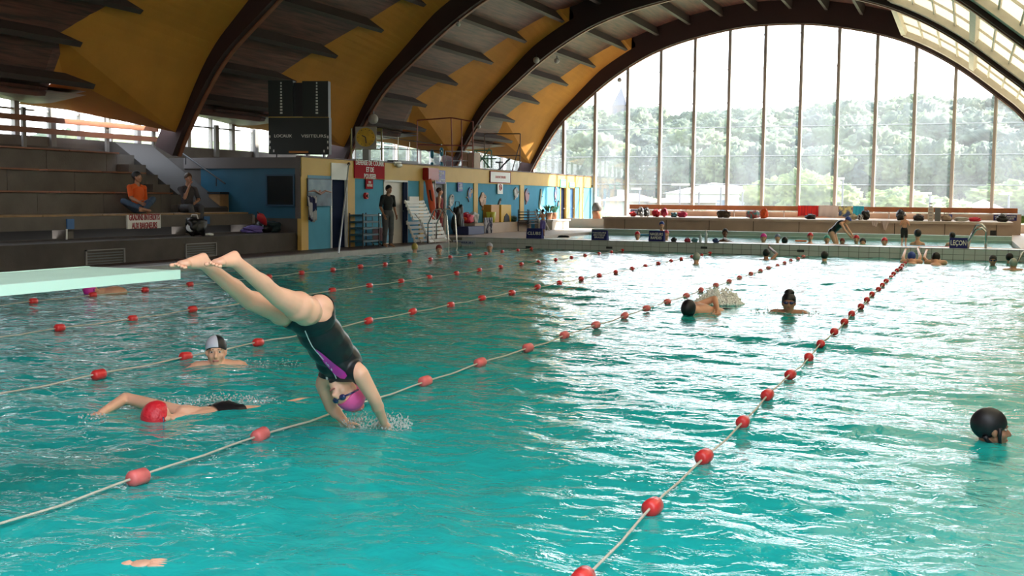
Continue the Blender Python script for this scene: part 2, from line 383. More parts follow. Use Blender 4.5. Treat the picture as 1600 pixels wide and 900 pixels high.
for bi in range(5):
    Yr = RIBY[bi]-.28; Yp = RIBY[bi+1]
    # purlins
    for i, s in enumerate(PUR):
        h = hrib(s); d = DT.get(i, 0.) if i in DT else 0.
        pb = prof(s, h); pt = prof(s, h+.36)
        t = (prof(s+.05)-prof(s-.05)).normalized()*.06
        ye_b = Yr-d+.0; ye_t = Yr-d-(.55 if d > 0 else 0)
        if d == 0: ye_b = Yr+.02; ye_t = Yr+.02
        V = []
        for y, yy in ((Yp, Yp), (ye_b, ye_t)):
            V += [(pb.x-t.x, y, pb.y-t.y), (pb.x+t.x, y, pb.y+t.y), (pt.x+t.x, yy, pt.y+t.y), (pt.x-t.x, yy, pt.y-t.y)]
        MB().add(V, [(0, 3, 2, 1), (4, 5, 6, 7), (0, 1, 5, 4), (1, 2, 6, 5), (2, 3, 7, 6), (3, 0, 4, 7)]).build('purlin', purm, ceiling)
    # boarded soffit between purlins, in panels
    edges = [PUR[0]-.5]+PUR+[SK0]
    for a, b in zip(edges, edges[1:]):
        mb = MB(); n = 4
        for j in range(n):
            s0, s1 = a+(b-a)*j/n, a+(b-a)*(j+1)/n
            q0, q1 = prof(s0, hrib(s0)+.36), prof(s1, hrib(s1)+.36); r0, r1 = prof(s0, hrib(s0)+.42), prof(s1, hrib(s1)+.42)
            y0 = Yr-dtab(s0)-.3*(dtab(s0) > 0); y1 = Yr-dtab(s1)-.3*(dtab(s1) > 0)
            V = [(q0.x, Yp, q0.y), (q1.x, Yp, q1.y), (q1.x, y1, q1.y), (q0.x, y0, q0.y), (r0.x, Yp, r0.y), (r1.x, Yp, r1.y), (r1.x, y1+.3, r1.y), (r0.x, y0+.3, r0.y)]
            mb.add(V, [(0, 1, 2, 3), (4, 7, 6, 5), (0, 4, 5, 1), (2, 6, 7, 3), (0, 3, 7, 4), (1, 5, 6, 2)])
        mb.build('boarded_soffit', plankm, ceiling)
    # yellow rendered haunch: from the rib back and up to the soffit
    ss = np.linspace(PUR[1], PUR[5]+.35, 26); V = []; F = []
    for s in ss:
        h = hrib(s); a = prof(s, h); b = prof(s, h+.38); d = dtab(s)
        V += [(a.x, Yr, a.y), (b.x, Yr-d-.5*(d > 0.01), b.y), (b.x, Yr-d-.5*(d > 0.01), b.y+.05), (a.x, Yr, a.y+.08)]
    for i in range(len(ss)-1):
        k = 4*i; F += [(k, k+4, k+5, k+1), (k+3, k+2, k+6, k+7)]
    foot = prof(.55, hrib(.55)); foot = Vector((foot.x, foot.y))
    mb = MB().add(V, F)
    # below the lowest tip: triangle fan to the foot
    ribpts = [prof(s, hrib(s)) for s in np.linspace(PUR[1], .55, 10)]
    P4 = V[1]
    V2 = [P4]+[(p.x, Yr, p.y) for p in ribpts]
    mb.add(V2, [(0, i, i+1) for i in range(1, len(V2)-1)])
    mb.build('yellow_haunch', yellow, ceiling)
    P5 = prof(PUR[0], hrib(PUR[0])+.38); FT = (foot.x, Yr, foot.y)
    Q1 = (-19.6, Yr-1.7, 3.42); Q2 = (-20.2, Yr-2.6, 3.5); P5v = (P5.x-.15, Yr-3.5, P5.y)
    P5w = (P5.x, Yr-4.3, P5.y+.02)
    MB().add([P4, P5w, P5v], [(0, 1, 2)]).build('yellow_haunch', yellow, ceiling)
    MB().add([P4, P5v, Q2, Q1, FT], [(0, 1, 4), (1, 2, 3), (1, 3, 4)]).build('yellow_haunch', yellow, ceiling)
    # low soffit running out to the eaves
    pe = prof(PUR[0]-.5, hrib(PUR[0])+.36)
    V = [(pe.x+.25, Yp+1.2, pe.y+.1), (pe.x+.25, Yr-3.0, pe.y+.1), (-20.2, Yr-2.0, 3.5), (-20.2, Yr-1.0, 3.42), (-20.2, Yp+2.6, 3.75), (-20.2, Yp+1.7, 4.3)]
    V += [(x, y, z+.08) for x, y, z in V]
    MB().add(V, [(0, 1, 2), (0, 2, 4), (2, 3, 4), (0, 4, 5), (6, 8, 7), (6, 10, 8), (8, 10, 9), (6, 11, 10)]).build('eaves_soffit', plankm, ceiling)
    # skylights on the right slope
    sA = SK0; sB = s_near(*rescale(-.15, 6.1)); sC = s_near(*rescale(1.6, 4.4)); sD = SMAX-.3
    lines = [sA, sB, sC, sD]
    off = .30
    def bar_s(s, y0, y1, w, hh, name='skylight_beam', o1=None):
        p = prof(s, off); t = (prof(s+.05)-prof(s-.05)).normalized(); nrm = Vector((-t.y, t.x))
        V = []
        for y in (y0, y1):
            for i, j in ((-1, -1), (1, -1), (1, 1), (-1, 1)):
                q = p+t*(i*w/2)+nrm*(j*hh/2); V.append((q.x, y, q.y))
        MB().add(V, [(0, 3, 2, 1), (4, 5, 6, 7), (0, 1, 5, 4), (1, 2, 6, 5), (2, 3, 7, 6), (3, 0, 4, 7)]).build(name, cream, ceiling)
    for s in lines: bar_s(s, Yp, Yr, .20, .30)
    pa, pb = prof(SK0-.1, .15), prof(SK0-.1, 1.1); pc, pd_ = prof(SK0-.02, .15), prof(SK0-.02, 1.1)
    MB().add([(pa.x, Yp-.28, pa.y), (pb.x, Yp-.28, pb.y), (pd_.x, Yp-.28, pd_.y), (pc.x, Yp-.28, pc.y), (pa.x, Yr+.28, pa.y), (pb.x, Yr+.28, pb.y), (pd_.x, Yr+.28, pd_.y), (pc.x, Yr+.28, pc.y)], [(0, 1, 2, 3), (4, 7, 6, 5), (0, 4, 5, 1), (1, 5, 6, 2), (2, 6, 7, 3), (3, 7, 4, 0)]).build('skylight_kerb', cream, ceiling)
    for y0 in (Yp+.0, Yr-.42):     # beams along the ribs
        mb = MB(); V = []; F = []; n = 24
        for i in range(n+1):
            s = sA+(sD-sA)*i/n
            for o_ in (.12, .34):
                p = prof(s, o_); V += [(p.x, y0, p.y), (p.x, y0+.42, p.y)]
        for i in range(n): k = 4*i; F += [(k, k+1, k+5, k+4), (k+2, k+6, k+7, k+3), (k, k+4, k+6, k+2), (k+1, k+3, k+7, k+5)]
        F += [(0, 2, 3, 1), (4*n, 4*n+1, 4*n+3, 4*n+2)]
        mb.add(V, F).build('skylight_edge_beam', cream, ceiling)
    ym = (Yp+Yr)/2; ysub = [Yp+.4, Yp+.4+(Yr-Yp-.8)/3, Yp+.4+(Yr-Yp-.8)*2/3, Yr-.4]
    for a, b in zip(lines, lines[1:]):
        cuts = [a+(b-a)*j/4 for j in range(5)]
        for s in cuts[1:-1]: bar_s(s, Yp+.4, Yr-.4, .05, .07, 'glazing_bar')
        for y in ysub[1:-1]:
            V = []; n = 6
            mb = MB()
            for j in range(n):
                s0, s1 = a+(b-a)*j/n, a+(b-a)*(j+1)/n; p, q = prof(s0, off), prof(s1, off)
                mb.bar((p.x, y, p.y), (q.x, y, q.y), .05, .07)
            mb.build('glazing_bar', cream, ceiling)
        for c0, c1 in zip(cuts, cuts[1:]):
            for y0, y1 in zip(ysub, ysub[1:]):
                p, q = prof(c0, off+.03), prof(c1, off+.03)
                MB().add([(p.x, y0, p.y), (q.x, y0, q.y), (q.x, y1, q.y), (p.x, y1, p.y), (p.x, y0, p.y+.02), (q.x, y0, q.y+.02), (q.x, y1, q.y+.02), (p.x, y1, p.y+.02)],
                         [(0, 1, 2, 3), (4, 7, 6, 5)]).build('skylight_pane', poly, ceiling)
# small lamps and speakers fixed to the ribs
for (u, v, Y, w_) in ((716, 38, RIBY[2]-.1, .07), (838, 94, RIBY[1]-.35, .12), (870, 95, RIBY[1]-.05, .10), (748, 198, RIBY[1]-.3, .08), (583, 186, RIBY[2]-.05, .16), (968, 125, YF-.1, .10)):
    p = PY(u, v, Y)
    o = empty('spotlight', p, {716: 'small white spotlight under the second visible arch', 838: 'round grey spotlight on the near face of the third arch', 870: 'boxy floodlight on the inner edge of the third arch', 748: 'small white spotlight low on the third arch', 583: 'tan loudspeaker shaped spotlight above the yellow clock', 968: 'tiny spotlight under the facade arch near the church spire'}[u], 'lamp')
    MB().sphere(p, w_, 10, 6).build('lamp_head', mat('lamp_grey', (.45, .44, .42), .4), o, smooth=True)
    MB().bar(p, p+Vector((0, .02, w_*1.8)), .03).build('bracket', darkm, o)

# ------------------------------------------------------------ floors, pool, side hall
ZD, ZK = .12, .28
PXL, PXR, PYN, PYF = -13.8, 2.6, 2.0, 29.5
floor = empty('floor', (0, 0, 0), kind='structure')
boxo('left_deck', deckm, XW-.4, PXL-.28, -4, PYF, -.6, ZD, floor)
boxo('left_coping', copem, PXL-.28, PXL, -4, PYF, -.5, ZD+.012, floor)
boxo('near_deck', deckl, PXL, 6, -6, PYN, -.6, ZD, floor)
boxo('right_deck', deckl, PXR, 6, PYN, PYF, -.6, ZD, floor)
boxo('far_deck', deckl, XW-.4, 6, PYF+.34, 30.6, -.6, ZK, floor)
boxo('far_deck', deckl, XW-.4, -12.3, 30.6, YF, -.6, ZK, floor)
boxo('far_deck', deckl, 1.3, 6, 30.6, YF, -.6, ZK, floor)
boxo('far_deck', deckl, -12.3, 1.3, 37.0, YF, -.6, ZK, floor)
boxo('paddling_basin', mat('basin_green', (.45, .66, .60), .4), -12.3, 1.3, 30.6, 37.0, -.6, -.2, floor)
basin = MB(); basin.box(PXL-.1, PXR+.1, PYN-.1, PYF+.1, -2.2, -2.0)
basin.box(PXL-.1, PXL, PYN, PYF, -2, .0).box(PXR, PXR+.1, PYN, PYF, -2, 0).box(PXL, PXR, PYN-.1, PYN, -2, 0).box(PXL, PXR, PYF, PYF+.1, -2, -.05)
basin.build('pool_basin', poolp, floor)
for i in range(6):    # dark lane lines on the pool floor
    boxo('lane_line', mat('lane_line', (.02, .10, .16), .6), -2.5-2.5*i-.12, -2.5-2.5*i+.12, 3.5, 27.5, -2.0, -1.99, floor)

# water
def water_mesh():
    rng = np.random.RandomState(3)
    def ys_():
        y = PYN; out = [y]
        while y < PYF: y += .022+.00028*y*y*.55; out.append(min(y, PYF-.014))
        return np.array(out)
    ys = ys_(); xs = np.linspace(PXL, PXR, 430)
    Xg, Yg = np.meshgrid(xs, ys); Zg = np.zeros_like(Xg)
    for i in range(90):
        lam = .14*(2.4/.14)**rng.rand(); k = 2*np.pi/lam
        th = rng.normal(math.pi/2-.15, .75); a = .0038*lam**.95*(.6+.8*rng.rand())
        ph = rng.rand()*6.28
        w = np.clip((lam-.05*(Yg/10)**1.2)/(.1), 0, 1)
        mod = .65+.35*np.sin(.35*Xg*rng.rand()+.4*Yg*rng.rand()+rng.rand()*6)
        arg = k*(Xg*np.cos(th)+Yg*np.sin(th))+ph+.8*np.sin(.9*Xg+1.3*Yg*rng.rand())
        Zg += a*w*mod*(1-np.abs(np.sin(arg/2))*1.6+.3)
    Zg -= Zg.mean()
    # calmer at the walls
    V = np.stack([Xg.ravel(), Yg.ravel(), Zg.ravel()], 1)
    ny, nx = Xg.shape; idx = np.arange(ny*nx).reshape(ny, nx)
    F = np.stack([idx[:-1, :-1].ravel(), idx[:-1, 1:].ravel(), idx[1:, 1:].ravel(), idx[1:, :-1].ravel()], 1)
    me = bpy.data.meshes.new('pool_water'); me.vertices.add(len(V)); me.vertices.foreach_set('co', V.ravel())
    me.loops.add(F.size); me.polygons.add(len(F)); me.loops.foreach_set('vertex_index', F.ravel().astype(np.int32))
    me.polygons.foreach_set('loop_start', np.arange(0, F.size, 4, dtype=np.int32)); me.update(calc_edges=True)
    me.polygons.foreach_set('use_smooth', np.ones(len(F), dtype=bool))
    me.materials.append(waterm); return me
wo_ = link(water_mesh(), 'pool_water'); tag(wo_, 'rippled turquoise water of the big swimming pool', 'water', kind='stuff')
kw = MB().box(-12.2, 1.2, 30.7, 36.9, .10, .20).build('paddling_water', waterm); tag(kw, 'bright shallow water of the paddling pool beyond the tiled wall', 'water', kind='stuff')
# paddling pool stepped rim at the back
for y0, z0 in ((36.6, .30), (36.9, .42)): boxo('paddling_rim', mat('rim_green', (.42, .58, .53), .4, var=.1), -12.2, 1.3, y0, y0+.35, -.2, z0-.02, floor)

# tiled end wall of the pool
wf = empty('wall_pool_end', (CX, PYF, 0), kind='structure')
boxo('grout_core', groutm, XW+.9, PXR+.6, PYF+.012, PYF+.34, -2, ZK-.006, wf)
tw, th_ = .25, .135
tme = MB().box(-tw/2+.006, tw/2-.006, -.012, .012, .005, th_-.006).build('tile', tilem); tmesh = tme.data; bpy.data.objects.remove(tme)
tcap = MB().box(-tw/2+.006, tw/2-.006, -.01, .33, 0, .012).build('cap_tile', tilem); cmesh = tcap.data; bpy.data.objects.remove(tcap)
x = PXL+tw/2+.02
while x < PXR+.1:
    for r in range(-1, 2): link(tmesh, 'tile', (x, PYF+.002+random.uniform(-.002, .002), r*th_+.0), wf)
    link(cmesh, 'cap_tile', (x, PYF, ZK-.006), wf); x += tw

# stepped concrete stand on the left
st = empty('wall_bleacher', (-17, 15, 0), kind='structure')
Y0s, Y1s = 4.0, 21.0
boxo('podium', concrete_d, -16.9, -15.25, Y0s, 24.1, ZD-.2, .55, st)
boxo('podium_step', concrete_d, -15.5, -15.25, 24.1, 24.5, ZD-.2, .33, st)
boxo('bench_beam', concrete, -17.4, -16.5, Y0s, 23.0, .74, 1.0, st)
boxo('recess_wall', black, -17.6, -17.2, Y0s, 23.0, .5, .75, st)  # black box paints the shade in the void under the bench
for y in (9.5, 13.2, 17.0, 20.6): boxo('bench_pier', concrete, -17.0, -16.6, y-.08, y+.08, .55, .74, st)
tiers = [(-18.2, -17.4, .9, 1.47), (-19.0, -18.2, 1.2, 1.94), (-19.8, -19.0, 1.7, 2.42)]
for i, (a, b, z0, z1) in enumerate(tiers):
    y = Y0s
    while y < Y1s-.05: y2 = min(y+1.85, Y1s); boxo('concrete_tier', concrete, a, b, y+.006, y2-.006, z0, z1, st); y = y2
boxo('rear_tier_core', concrete_d, -20.2, -19.8, Y0s, Y1s+1.2, 1.0, 2.55, st)
boxo('rear_wall', concrete, -20.25, -19.95, Y0s, YF, 2.2, 2.78, st)
# seat boards: end of each board shows as a separate length
for (xa, xb, z) in ((-17.42, -16.55, 1.005), (-18.25, -17.36, 1.475), (-19.05, -18.16, 1.945), (-19.8, -18.96, 2.425)):
    y = Y0s
    while y < (22.9 if z < 1.1 else Y1s)-.1:
        L = random.choice((1.6, 2.2, 2.8)); y2 = min(y+L, 22.9 if z < 1.1 else Y1s)
        boxo('seat_board', wood if z < 1.1 else woodr, xa, xb+.05, y+.012, y2-.012, z, z+.035, st)
        y = y2+(random.choice((0, .22, .3)) if z > 1.1 else 0)
# stair flank wall going down from the top walk
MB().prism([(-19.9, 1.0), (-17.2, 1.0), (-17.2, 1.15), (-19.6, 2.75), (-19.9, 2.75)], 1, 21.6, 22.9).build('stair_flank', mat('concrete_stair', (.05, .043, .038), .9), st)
for i in range(6): boxo('stair_step', concrete, -19.4+.36*i, -19.0+.36*i, 21.0, 21.6, .9, 2.42-.24*i, st)
hr = empty('handrail', PY(312, 265, 22.8), 'thin dark handrail sloping down the concrete stair beside the blue room', 'handrail')
MB().tube([PY(284, 239, 22.8), PY(352, 287, 22.8)], .02).build('rail', darkm, hr)
for u, v in ((290, 243), (338, 277)): MB().tube([PY(u, v, 22.8), PY(u, v+14, 22.8)], .014).build('post', darkm, hr)
# vents in the podium face
for n_, (u0, u1, v0, v1) in enumerate(((133, 195, 391, 413), (289, 338, 381, 400))):
    a = PX(u0, v0, -15.24); b = PX(u1, v1, -15.24)
    e_ = empty('air_vent', (-15.24, (a.y+b.y)/2, (a.z+b.z)/2), ['metal framed air vent in the podium face, nearer the springboard', 'metal framed air vent in the podium face behind the diver\'s feet'][n_], 'vent')
    y0, y1, z1, z0 = a.y, b.y, max(a.z, b.z)+0.0, min(PX(u0, v1, -15.24).z, PX(u1, v1, -15.24).z)
    MB().box(-15.25, -15.22, y0, y1, z1-.02, z1).box(-15.25, -15.22, y0, y1, z0, z0+.02).box(-15.25, -15.22, y0, y0+.03, z0, z1).box(-15.25, -15.22, y1-.03, y1, z0, z1).build('frame', mat('vent_frame', (.22, .21, .20), .5), e_)
    for k in range(5): zz = z0+.03+(z1-z0-.06)*k/5; MB().box(-15.248, -15.235, y0+.03, y1-.03, zz, zz+.022).build('slat', mat('vent_slat', (.10, .11, .11), .5), e_)
# blue room wall facing the camera, right of the stairs
rw = empty('wall_blue_room', (-16.5, 23.0, 0), kind='structure')
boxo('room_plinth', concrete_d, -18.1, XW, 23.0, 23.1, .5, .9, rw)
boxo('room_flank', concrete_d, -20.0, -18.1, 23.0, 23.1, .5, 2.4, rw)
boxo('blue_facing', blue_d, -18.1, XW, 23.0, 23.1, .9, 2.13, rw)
boxo('grey_header', mat('header_grey', (.12, .105, .10), .8), -18.6, XW, 22.96, 23.1, 2.13, 2.40, rw)
a = PY(419, 275, 22.98); b = PY(460, 320, 22.98)
ws = empty('window_1', (a.x, 22.98, b.z), kind='structure')
MB().box(a.x, b.x, 22.94, 22.99, b.z, a.z).build('dark_pane', mat('dark_pane', (.012, .016, .018), .15), ws)
for x0, x1, z0, z1 in ((a.x-.04, b.x+.04, a.z, a.z+.04), (a.x-.04, b.x+.04, b.z-.04, b.z), (a.x-.04, a.x, b.z, a.z), (b.x, b.x+.04, b.z, a.z)): boxo('window_frame', mat('frame_blue', (.005, .05, .10), .5), x0, x1, 22.92, 22.99, z0, z1, ws)
boxo('grey_jamb', mat('header_grey', (.12, .105, .10), .8), XW-.14, XW, 22.955, 23.1, .9, 2.13, rw)
# roof of the room block and its upstand
boxo('block_roof', concrete_d, -19.95, XW-.05, 23.1, YF-.1, 2.25, 2.36, rw)

# ------------------------------------------------------------ left wall: yellow frame, blue panels, doors
wl = empty('wall_left', (XW, 34, 0), kind='structure')
def yy(u, v=340): return PX(u, v, XW).y
def zz(u, v): return PX(u, v, XW).z
YE = YF-.1
ZT = 2.40; ZB = 1.93
boxo('yellow_fascia', yellow_w, XW-.12, XW+.02, 23.0, YE, ZB, ZT, wl)
boxo('fascia_cap', mat('cap_dark', (.12, .07, .06), .6), XW-.14, XW+.05, 23.0, YE, ZT, ZT+.03, wl)
def col(u0, u1): boxo('yellow_column', yellow_w, XW-.1, XW+.015, yy(u0), yy(u1), .1, ZB, wl)
def pan(u0, u1, m=blue_w, z0=.1, z1=ZB, name='blue_panel'): boxo(name, m, XW-.1, XW-.02, yy(u0), yy(u1), z0, z1, wl)
col(470, 481); pan(481, 517); col(543, 554); pan(554, 600); pan(637, 655); col(655, 661); pan(661, 676)
pan(697, 740); col(740, 746); pan(746, 812); col(812, 818); pan(818, 875); col(884, 889); pan(898, 905); col(905, 911)
pan(911, 928)
def door(i, u0, u1, m, frame, fz=ZB):
    y0, y1 = yy(u0), yy(u1); d = empty('door_%d' % i, (XW, (y0+y1)/2, .12), kind='structure')
    boxo('door_leaf', m, XW-.12, XW-.06, y0+.04, y1-.04, .12, fz-.04, d)
    for a_, b_ in ((y0, y0+.05), (y1-.05, y1)): boxo('door_frame', frame, XW-.1, XW+.01, a_, b_, .12, fz, d)
    boxo('door_frame', frame, XW-.1, XW+.01, y0, y1, fz-.05, fz, d)
    MB().tube([(XW-.06, y1-.15, 1.05), (XW+.0, y1-.15, 1.05), (XW+.0, y1-.28, 1.05)], .012, 6).build('door_handle', steel, d)
door(1, 517, 543, navy_door, white); door(2, 600, 637, mat('door_beige', (.62, .58, .52), .5), white)
door(3, 676, 697, mat('door_dark', (.012, .012, .02), .5), white); door(4, 875, 884, navy_door, yellow_w); door(5, 889, 898, mat('door_blue', (.02, .10, .25), .5), yellow_w)  # near-black leaf of the third opening paints the shade inside the doorway
boxo('navy_edge', navy_door, XW-.02, XW+.02, yy(630), yy(636), .12, ZB-.05, wl)
boxo('blue_lintel', mat('lintel_blue', (.03, .22, .38), .5), XW-.02, XW+.03, yy(480), yy(517), ZB-.03, ZB+.04, wl)
# bench wall along the left wall and beyond
lb = boxo('wall_bench', concrete_w, XW-.02, XW+.45, yy(722), yy(812), .2, .62, None); tag(lb, kind='structure')
# raised deck kerb in front of blue wall far end

# ------------------------------------------------------------ far facade
wi = empty('window_2', (CX, YF, 0), kind='structure')
XL, XR = -20.0, 3.9
DXM = .833*45.6/26.4*1.0; X0M = -7.84*45.6/26.4
def top_z(x):
    best = None
    for a, b in zip(FULL, FULL[1:]):
        if a.x <= x <= b.x and b.x > a.x: t = (x-a.x)/(b.x-a.x); return a.y+(b.y-a.y)*t
    return 2.4
ZS = 1.05
RZ = [(3.17-1.43)*45.6/26.4+1.43, (2.487-1.43)*45.6/26.4+1.43, (1.81-1.43)*45.6/26.4+1.43]
mx_ = [X0M+DXM*i for i in range(-4, 13)]
for x in mx_:
    if x < -19.9 or x > 3.6: continue
    zt = top_z(x)+.2 if -17.6 < x < 3.0 else 4.6
    zb_ = .28 if x < -11.8 else .9
    if x < XW: zb_ = 2.4
    if -17.6 < x < -17: zt = top_z(x)
    if x < -17.6: zt = 4.6
    MB().box(x-.055, x+.045, YF-.08, YF+.08, zb_, zt).build('mullion', mullm, wi)
    MB().box(x+.045, x+.075, YF-.08, YF+.08, zb_, zt).build('mullion_trim', mulll, wi)  # pale strip paints the sunlit right side of the mullion
    z = 5.4
    while z < zt-.3: MB().box(x-.075, x-.05, YF-.1, YF-.05, z, z+.05).build('glazing_clip', mullm, wi); z += 1.35
for z in RZ: MB().box(XL, 3.6, YF-.015, YF+.015, z-.02, z+.02).build('glazing_rail', seal, wi)
xs = [XL]+mx_+[3.6]
xs = sorted(set(x for x in xs if XL <= x <= 3.6))
zl = [.28]+sorted(RZ)
for x0, x1 in zip(xs, xs[1:]):
    for k in range(4):
        z0 = zl[k]
        if k == 0: z0 = .62 if x0 < -12.3 else .95
        if k < 3:
            z1 = zl[k+1]
            if x1 <= XW+.3 and z1 < 2.5: continue
            P = [(x0, z0), (x1, z0), (x1, z1), (x0, z1)]
        else:
            n = 6; P = [(x0, z0), (x1, z0)]+[(x1+(x0-x1)*j/n, max(z0+.01, (top_z(x1+(x0-x1)*j/n)+.15) if -17.6 < x1+(x0-x1)*j/n < 3. else 4.5)) for j in range(n+1)]
        MB().prism(P, 1, YF-.006, YF+.006).build('pane', glass, wi)
# low wall and benches below the facade
bw = empty('wall_far', (CX, 42, 0), kind='structure')
boxo('sill_wall', concrete_w, -15.0, 6, YF-.2, YF+.1, .1, .62, bw)
boxo('sill_wall', concrete_w, -12.1, 1.8, 43.2, 43.5, .2, 1.02, bw)
bx0 = -12.3; bx1 = PY(1582, 350, 38.6).x
boxo('bench_body', concrete_w, bx0, bx1, 38.6, 43.2, .2, .72, bw)
boxo('bench_slab', mat('slab_warm', (.56, .45, .37), .7, var=.12), bx0-.03, bx1+.03, 38.5, 43.2, .72, .80, bw)
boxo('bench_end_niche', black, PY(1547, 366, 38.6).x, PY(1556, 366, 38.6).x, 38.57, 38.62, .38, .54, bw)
for i in range(9):
    xx = -11.5+1.55*i; boxo('bench_joint', concrete_d, xx-.01, xx+.01, 38.585, 38.61, .2, .72, bw)
boxo('low_wall', concrete_w, -15.0, bx0, 42.0, 42.35, .2, .66, bw)
# orange rail
gr = empty('timber_guardrail', (CX, 42.8, .8), 'long orange timber guardrail on thin posts in front of the big window', 'railing')
a = PY(984, 323, 42.8); b = PY(1590, 331, 42.8)
MB().box(a.x, b.x, 42.74, 42.86, a.z-.09, a.z+.09).build('rail', woodo, gr)
x = a.x+.4
while x < b.x: MB().tube([(x, 42.82, .80), (x, 42.82, a.z)], .02, 6).build('post', mullm, gr); x += 1.9
MB().tube([(a.x, 42.82, 1.0), (b.x, 42.82, 1.0)], .015, 6).build('lower_rail', mulll, gr)

# side windows above the stand
wsd = empty('window_3', (-20.1, 25, 2.8), kind='structure')
y = 3.0; k = 0
while y < YF:
    big = k % 2 == 0
    MB().box(-20.16, -20.04, y-(.07 if big else .025), y+(.07 if big else .025), 2.78, 4.3).build('mullion', mullm, wsd)
    MB().box(-20.105, -20.095, y+.05, min(y+.95, YF), 2.78, 4.3).build('pane', glass, wsd)
    y += 1.0; k += 1
MB().box(-20.13, -20.07, 3, YF, 3.36, 3.40).build('transom', mullm, wsd)
# right side of the hall (outside the picture, closes the room and lights it)
wr = empty('wall_right', (3.6, 20, 0), kind='structure')
boxo('low_wall', concrete_w, 3.5, 3.7, -1.5, YF, .1, .9, wr)
boxo('rendered_wall', concrete_w, 3.55, 3.7, -1.5, YF, .9, 2.8, wr)
boxo('wall_head', cream, 3.2, 3.7, -1.5, YF, 2.75, 2.95, wr)
wn = empty('wall_near', (CX, -6, 0), kind='structure')
boxo('near_gable', concrete_d, -20.3, 3.9, -6.2, -6.0, 0, 9.5, wn)
boxo('near_left_side', concrete_d, -20.4, -20.2, -6, 3, 0, 5, wn)
# roof continues behind the camera
rb = MB(); V = []; F = []
for i in range(NS+1):
    p = prof(SK0*i/NS, .9); V += [(p.x, -6.2, p.y), (p.x, RIBY[5]-.3, p.y), ]
for i in range(NS): k = 2*i; F.append((k, k+2, k+3, k+1))
rb.add(V, F).build('boarded_soffit', plankm, ceiling)
MB().add([(-20.3, -6, 3.6), (-17.5, -6, 4.2), (-17.5, RIBY[5], 4.2), (-20.3, RIBY[5], 3.6)], [(0, 1, 2, 3)]).build('eaves_soffit', plankm, ceiling)

# nearest roof bay: skylight panes up to the end beam; behind it the sliding roof stands open
for k in range(8):
    c0, c1 = SK0+(SMAX-.3-SK0)*k/8, SK0+(SMAX-.3-SK0)*(k+1)/8; p, q = prof(c0, .33), prof(c1, .33)
    for y0, y1 in ((2.6, 4.3), (4.34, 6.05)):
        MB().add([(p.x, y0, p.y), (q.x, y0, q.y), (q.x, y1, q.y), (p.x, y1, p.y), (p.x, y0, p.y+.02), (q.x, y0, q.y+.02), (q.x, y1, q.y+.02), (p.x, y1, p.y+.02)], [(0, 1, 2, 3), (4, 7, 6, 5)]).build('skylight_pane', poly, ceiling)
    MB().bar((p.x, 2.6, p.y), (p.x, 6.07, p.y), .07).build('glazing_bar', cream, ceiling)

# ------------------------------------------------------------ outside the big window
grass = mat('grass', (.14, .18, .05), .9, var=.4, vscale=.1)
treeg = [mat('foliage_%s' % n, c, .8, col2=c2, vscale=1.3, bump=1.0, bscale=2.2) for n, c, c2 in
         (('mid', (.058, .085, .034), (.018, .036, .020)), ('deep', (.040, .064, .034), (.014, .028, .020)), ('light', (.085, .11, .038), (.024, .045, .022)))]
limeg = mat('foliage_lime', (.14, .17, .035), .8, col2=(.04, .07, .015), vscale=1.6, bump=1, bscale=3)
og = MB(); V = []; F = []
gx = [-420+20*i for i in range(30)]; gy = [46.2, 60, 90, 120, 150, 190, 230, 270, 310, 350, 400]
def tz(x, y): return -1.2 if y < 120 else -1.2+(y-120)*.098*(1+.12*math.sin(x*.03))
for y in gy:
    for x in gx: V.append((x, y, tz(x, y)))
for j in range(len(gy)-1):
    for i in range(len(gx)-1): k = j*len(gx)+i; F.append((k, k+1, k+1+len(gx), k+len(gx)))
hill = og.add(V, F).build('hillside', grass, smooth=True); tag(hill, kind='structure')
MB().add([(-420, -60, -1.2), (-20.6, -60, -1.2), (-20.6, 46.2, -1.2), (-420, 46.2, -1.2)], [(0, 1, 2, 3)]).build('ground', grass)['kind'] = 'structure'
def crown_mesh(seed, m):
    bm = bmesh.new(); bmesh.ops.create_icosphere(bm, subdivisions=5, radius=1)
    o3 = Vector((seed*7.1, seed*3.3, seed))
    for v in bm.verts:
        n = v.co.normalized()
        d = .92+.26*noise.noise(n*1.6+o3)+.24*abs(noise.noise(n*3.6+o3))+.20*abs(noise.noise(n*8+o3))+.17*noise.noise(n*17+o3)+.12*noise.noise(n*34+o3)
        v.co = n*d; v.co.z *= .95
    me = bpy.data.meshes.new('crown'); bm.to_mesh(me); bm.free(); me.materials.append(m)
    me.polygons.foreach_set('use_smooth', [True]*len(me.polygons)); return me
crowns = [crown_mesh(i, treeg[i % 3]) for i in range(6)]
limes = [crown_mesh(9, limeg), crown_mesh(10, limeg)]
trunk = MB().tube([(0, 0, 0), (.02, 0, 1)], [.05, .03], 6).build('trunk', mat('bark', (.08, .06, .05), .9)); tmsh = trunk.data; bpy.data.objects.remove(trunk)
def tree(u, Y, h, r, label, group, me=None, zb=None):
    d = _ray(u, 318); x = d.x/d.y*Y; z = tz(x, Y) if zb is None else zb
    o = empty('tree', (x, Y, z), label, 'tree', group)
    link(tmsh, 'trunk', (x, Y, z), o, scale=(h*1.2, h*1.2, h*.5))
    link(me or random.choice(crowns), 'crown', (x, Y, z+h*.62), o, rot=(0, 0, random.uniform(0, 6.3)), scale=(r*random.uniform(.85, 1.15), r*random.uniform(.85, 1.15), h*.42))
random.seed(5)
BAYS = [930, 981, 1032, 1084, 1138, 1192, 1249, 1306, 1365, 1427, 1489, 1554, 1625]
ORD = ['first', 'second', 'third', 'fourth', 'fifth', 'sixth', 'seventh', 'eighth', 'ninth', 'tenth', 'eleventh', 'twelfth']
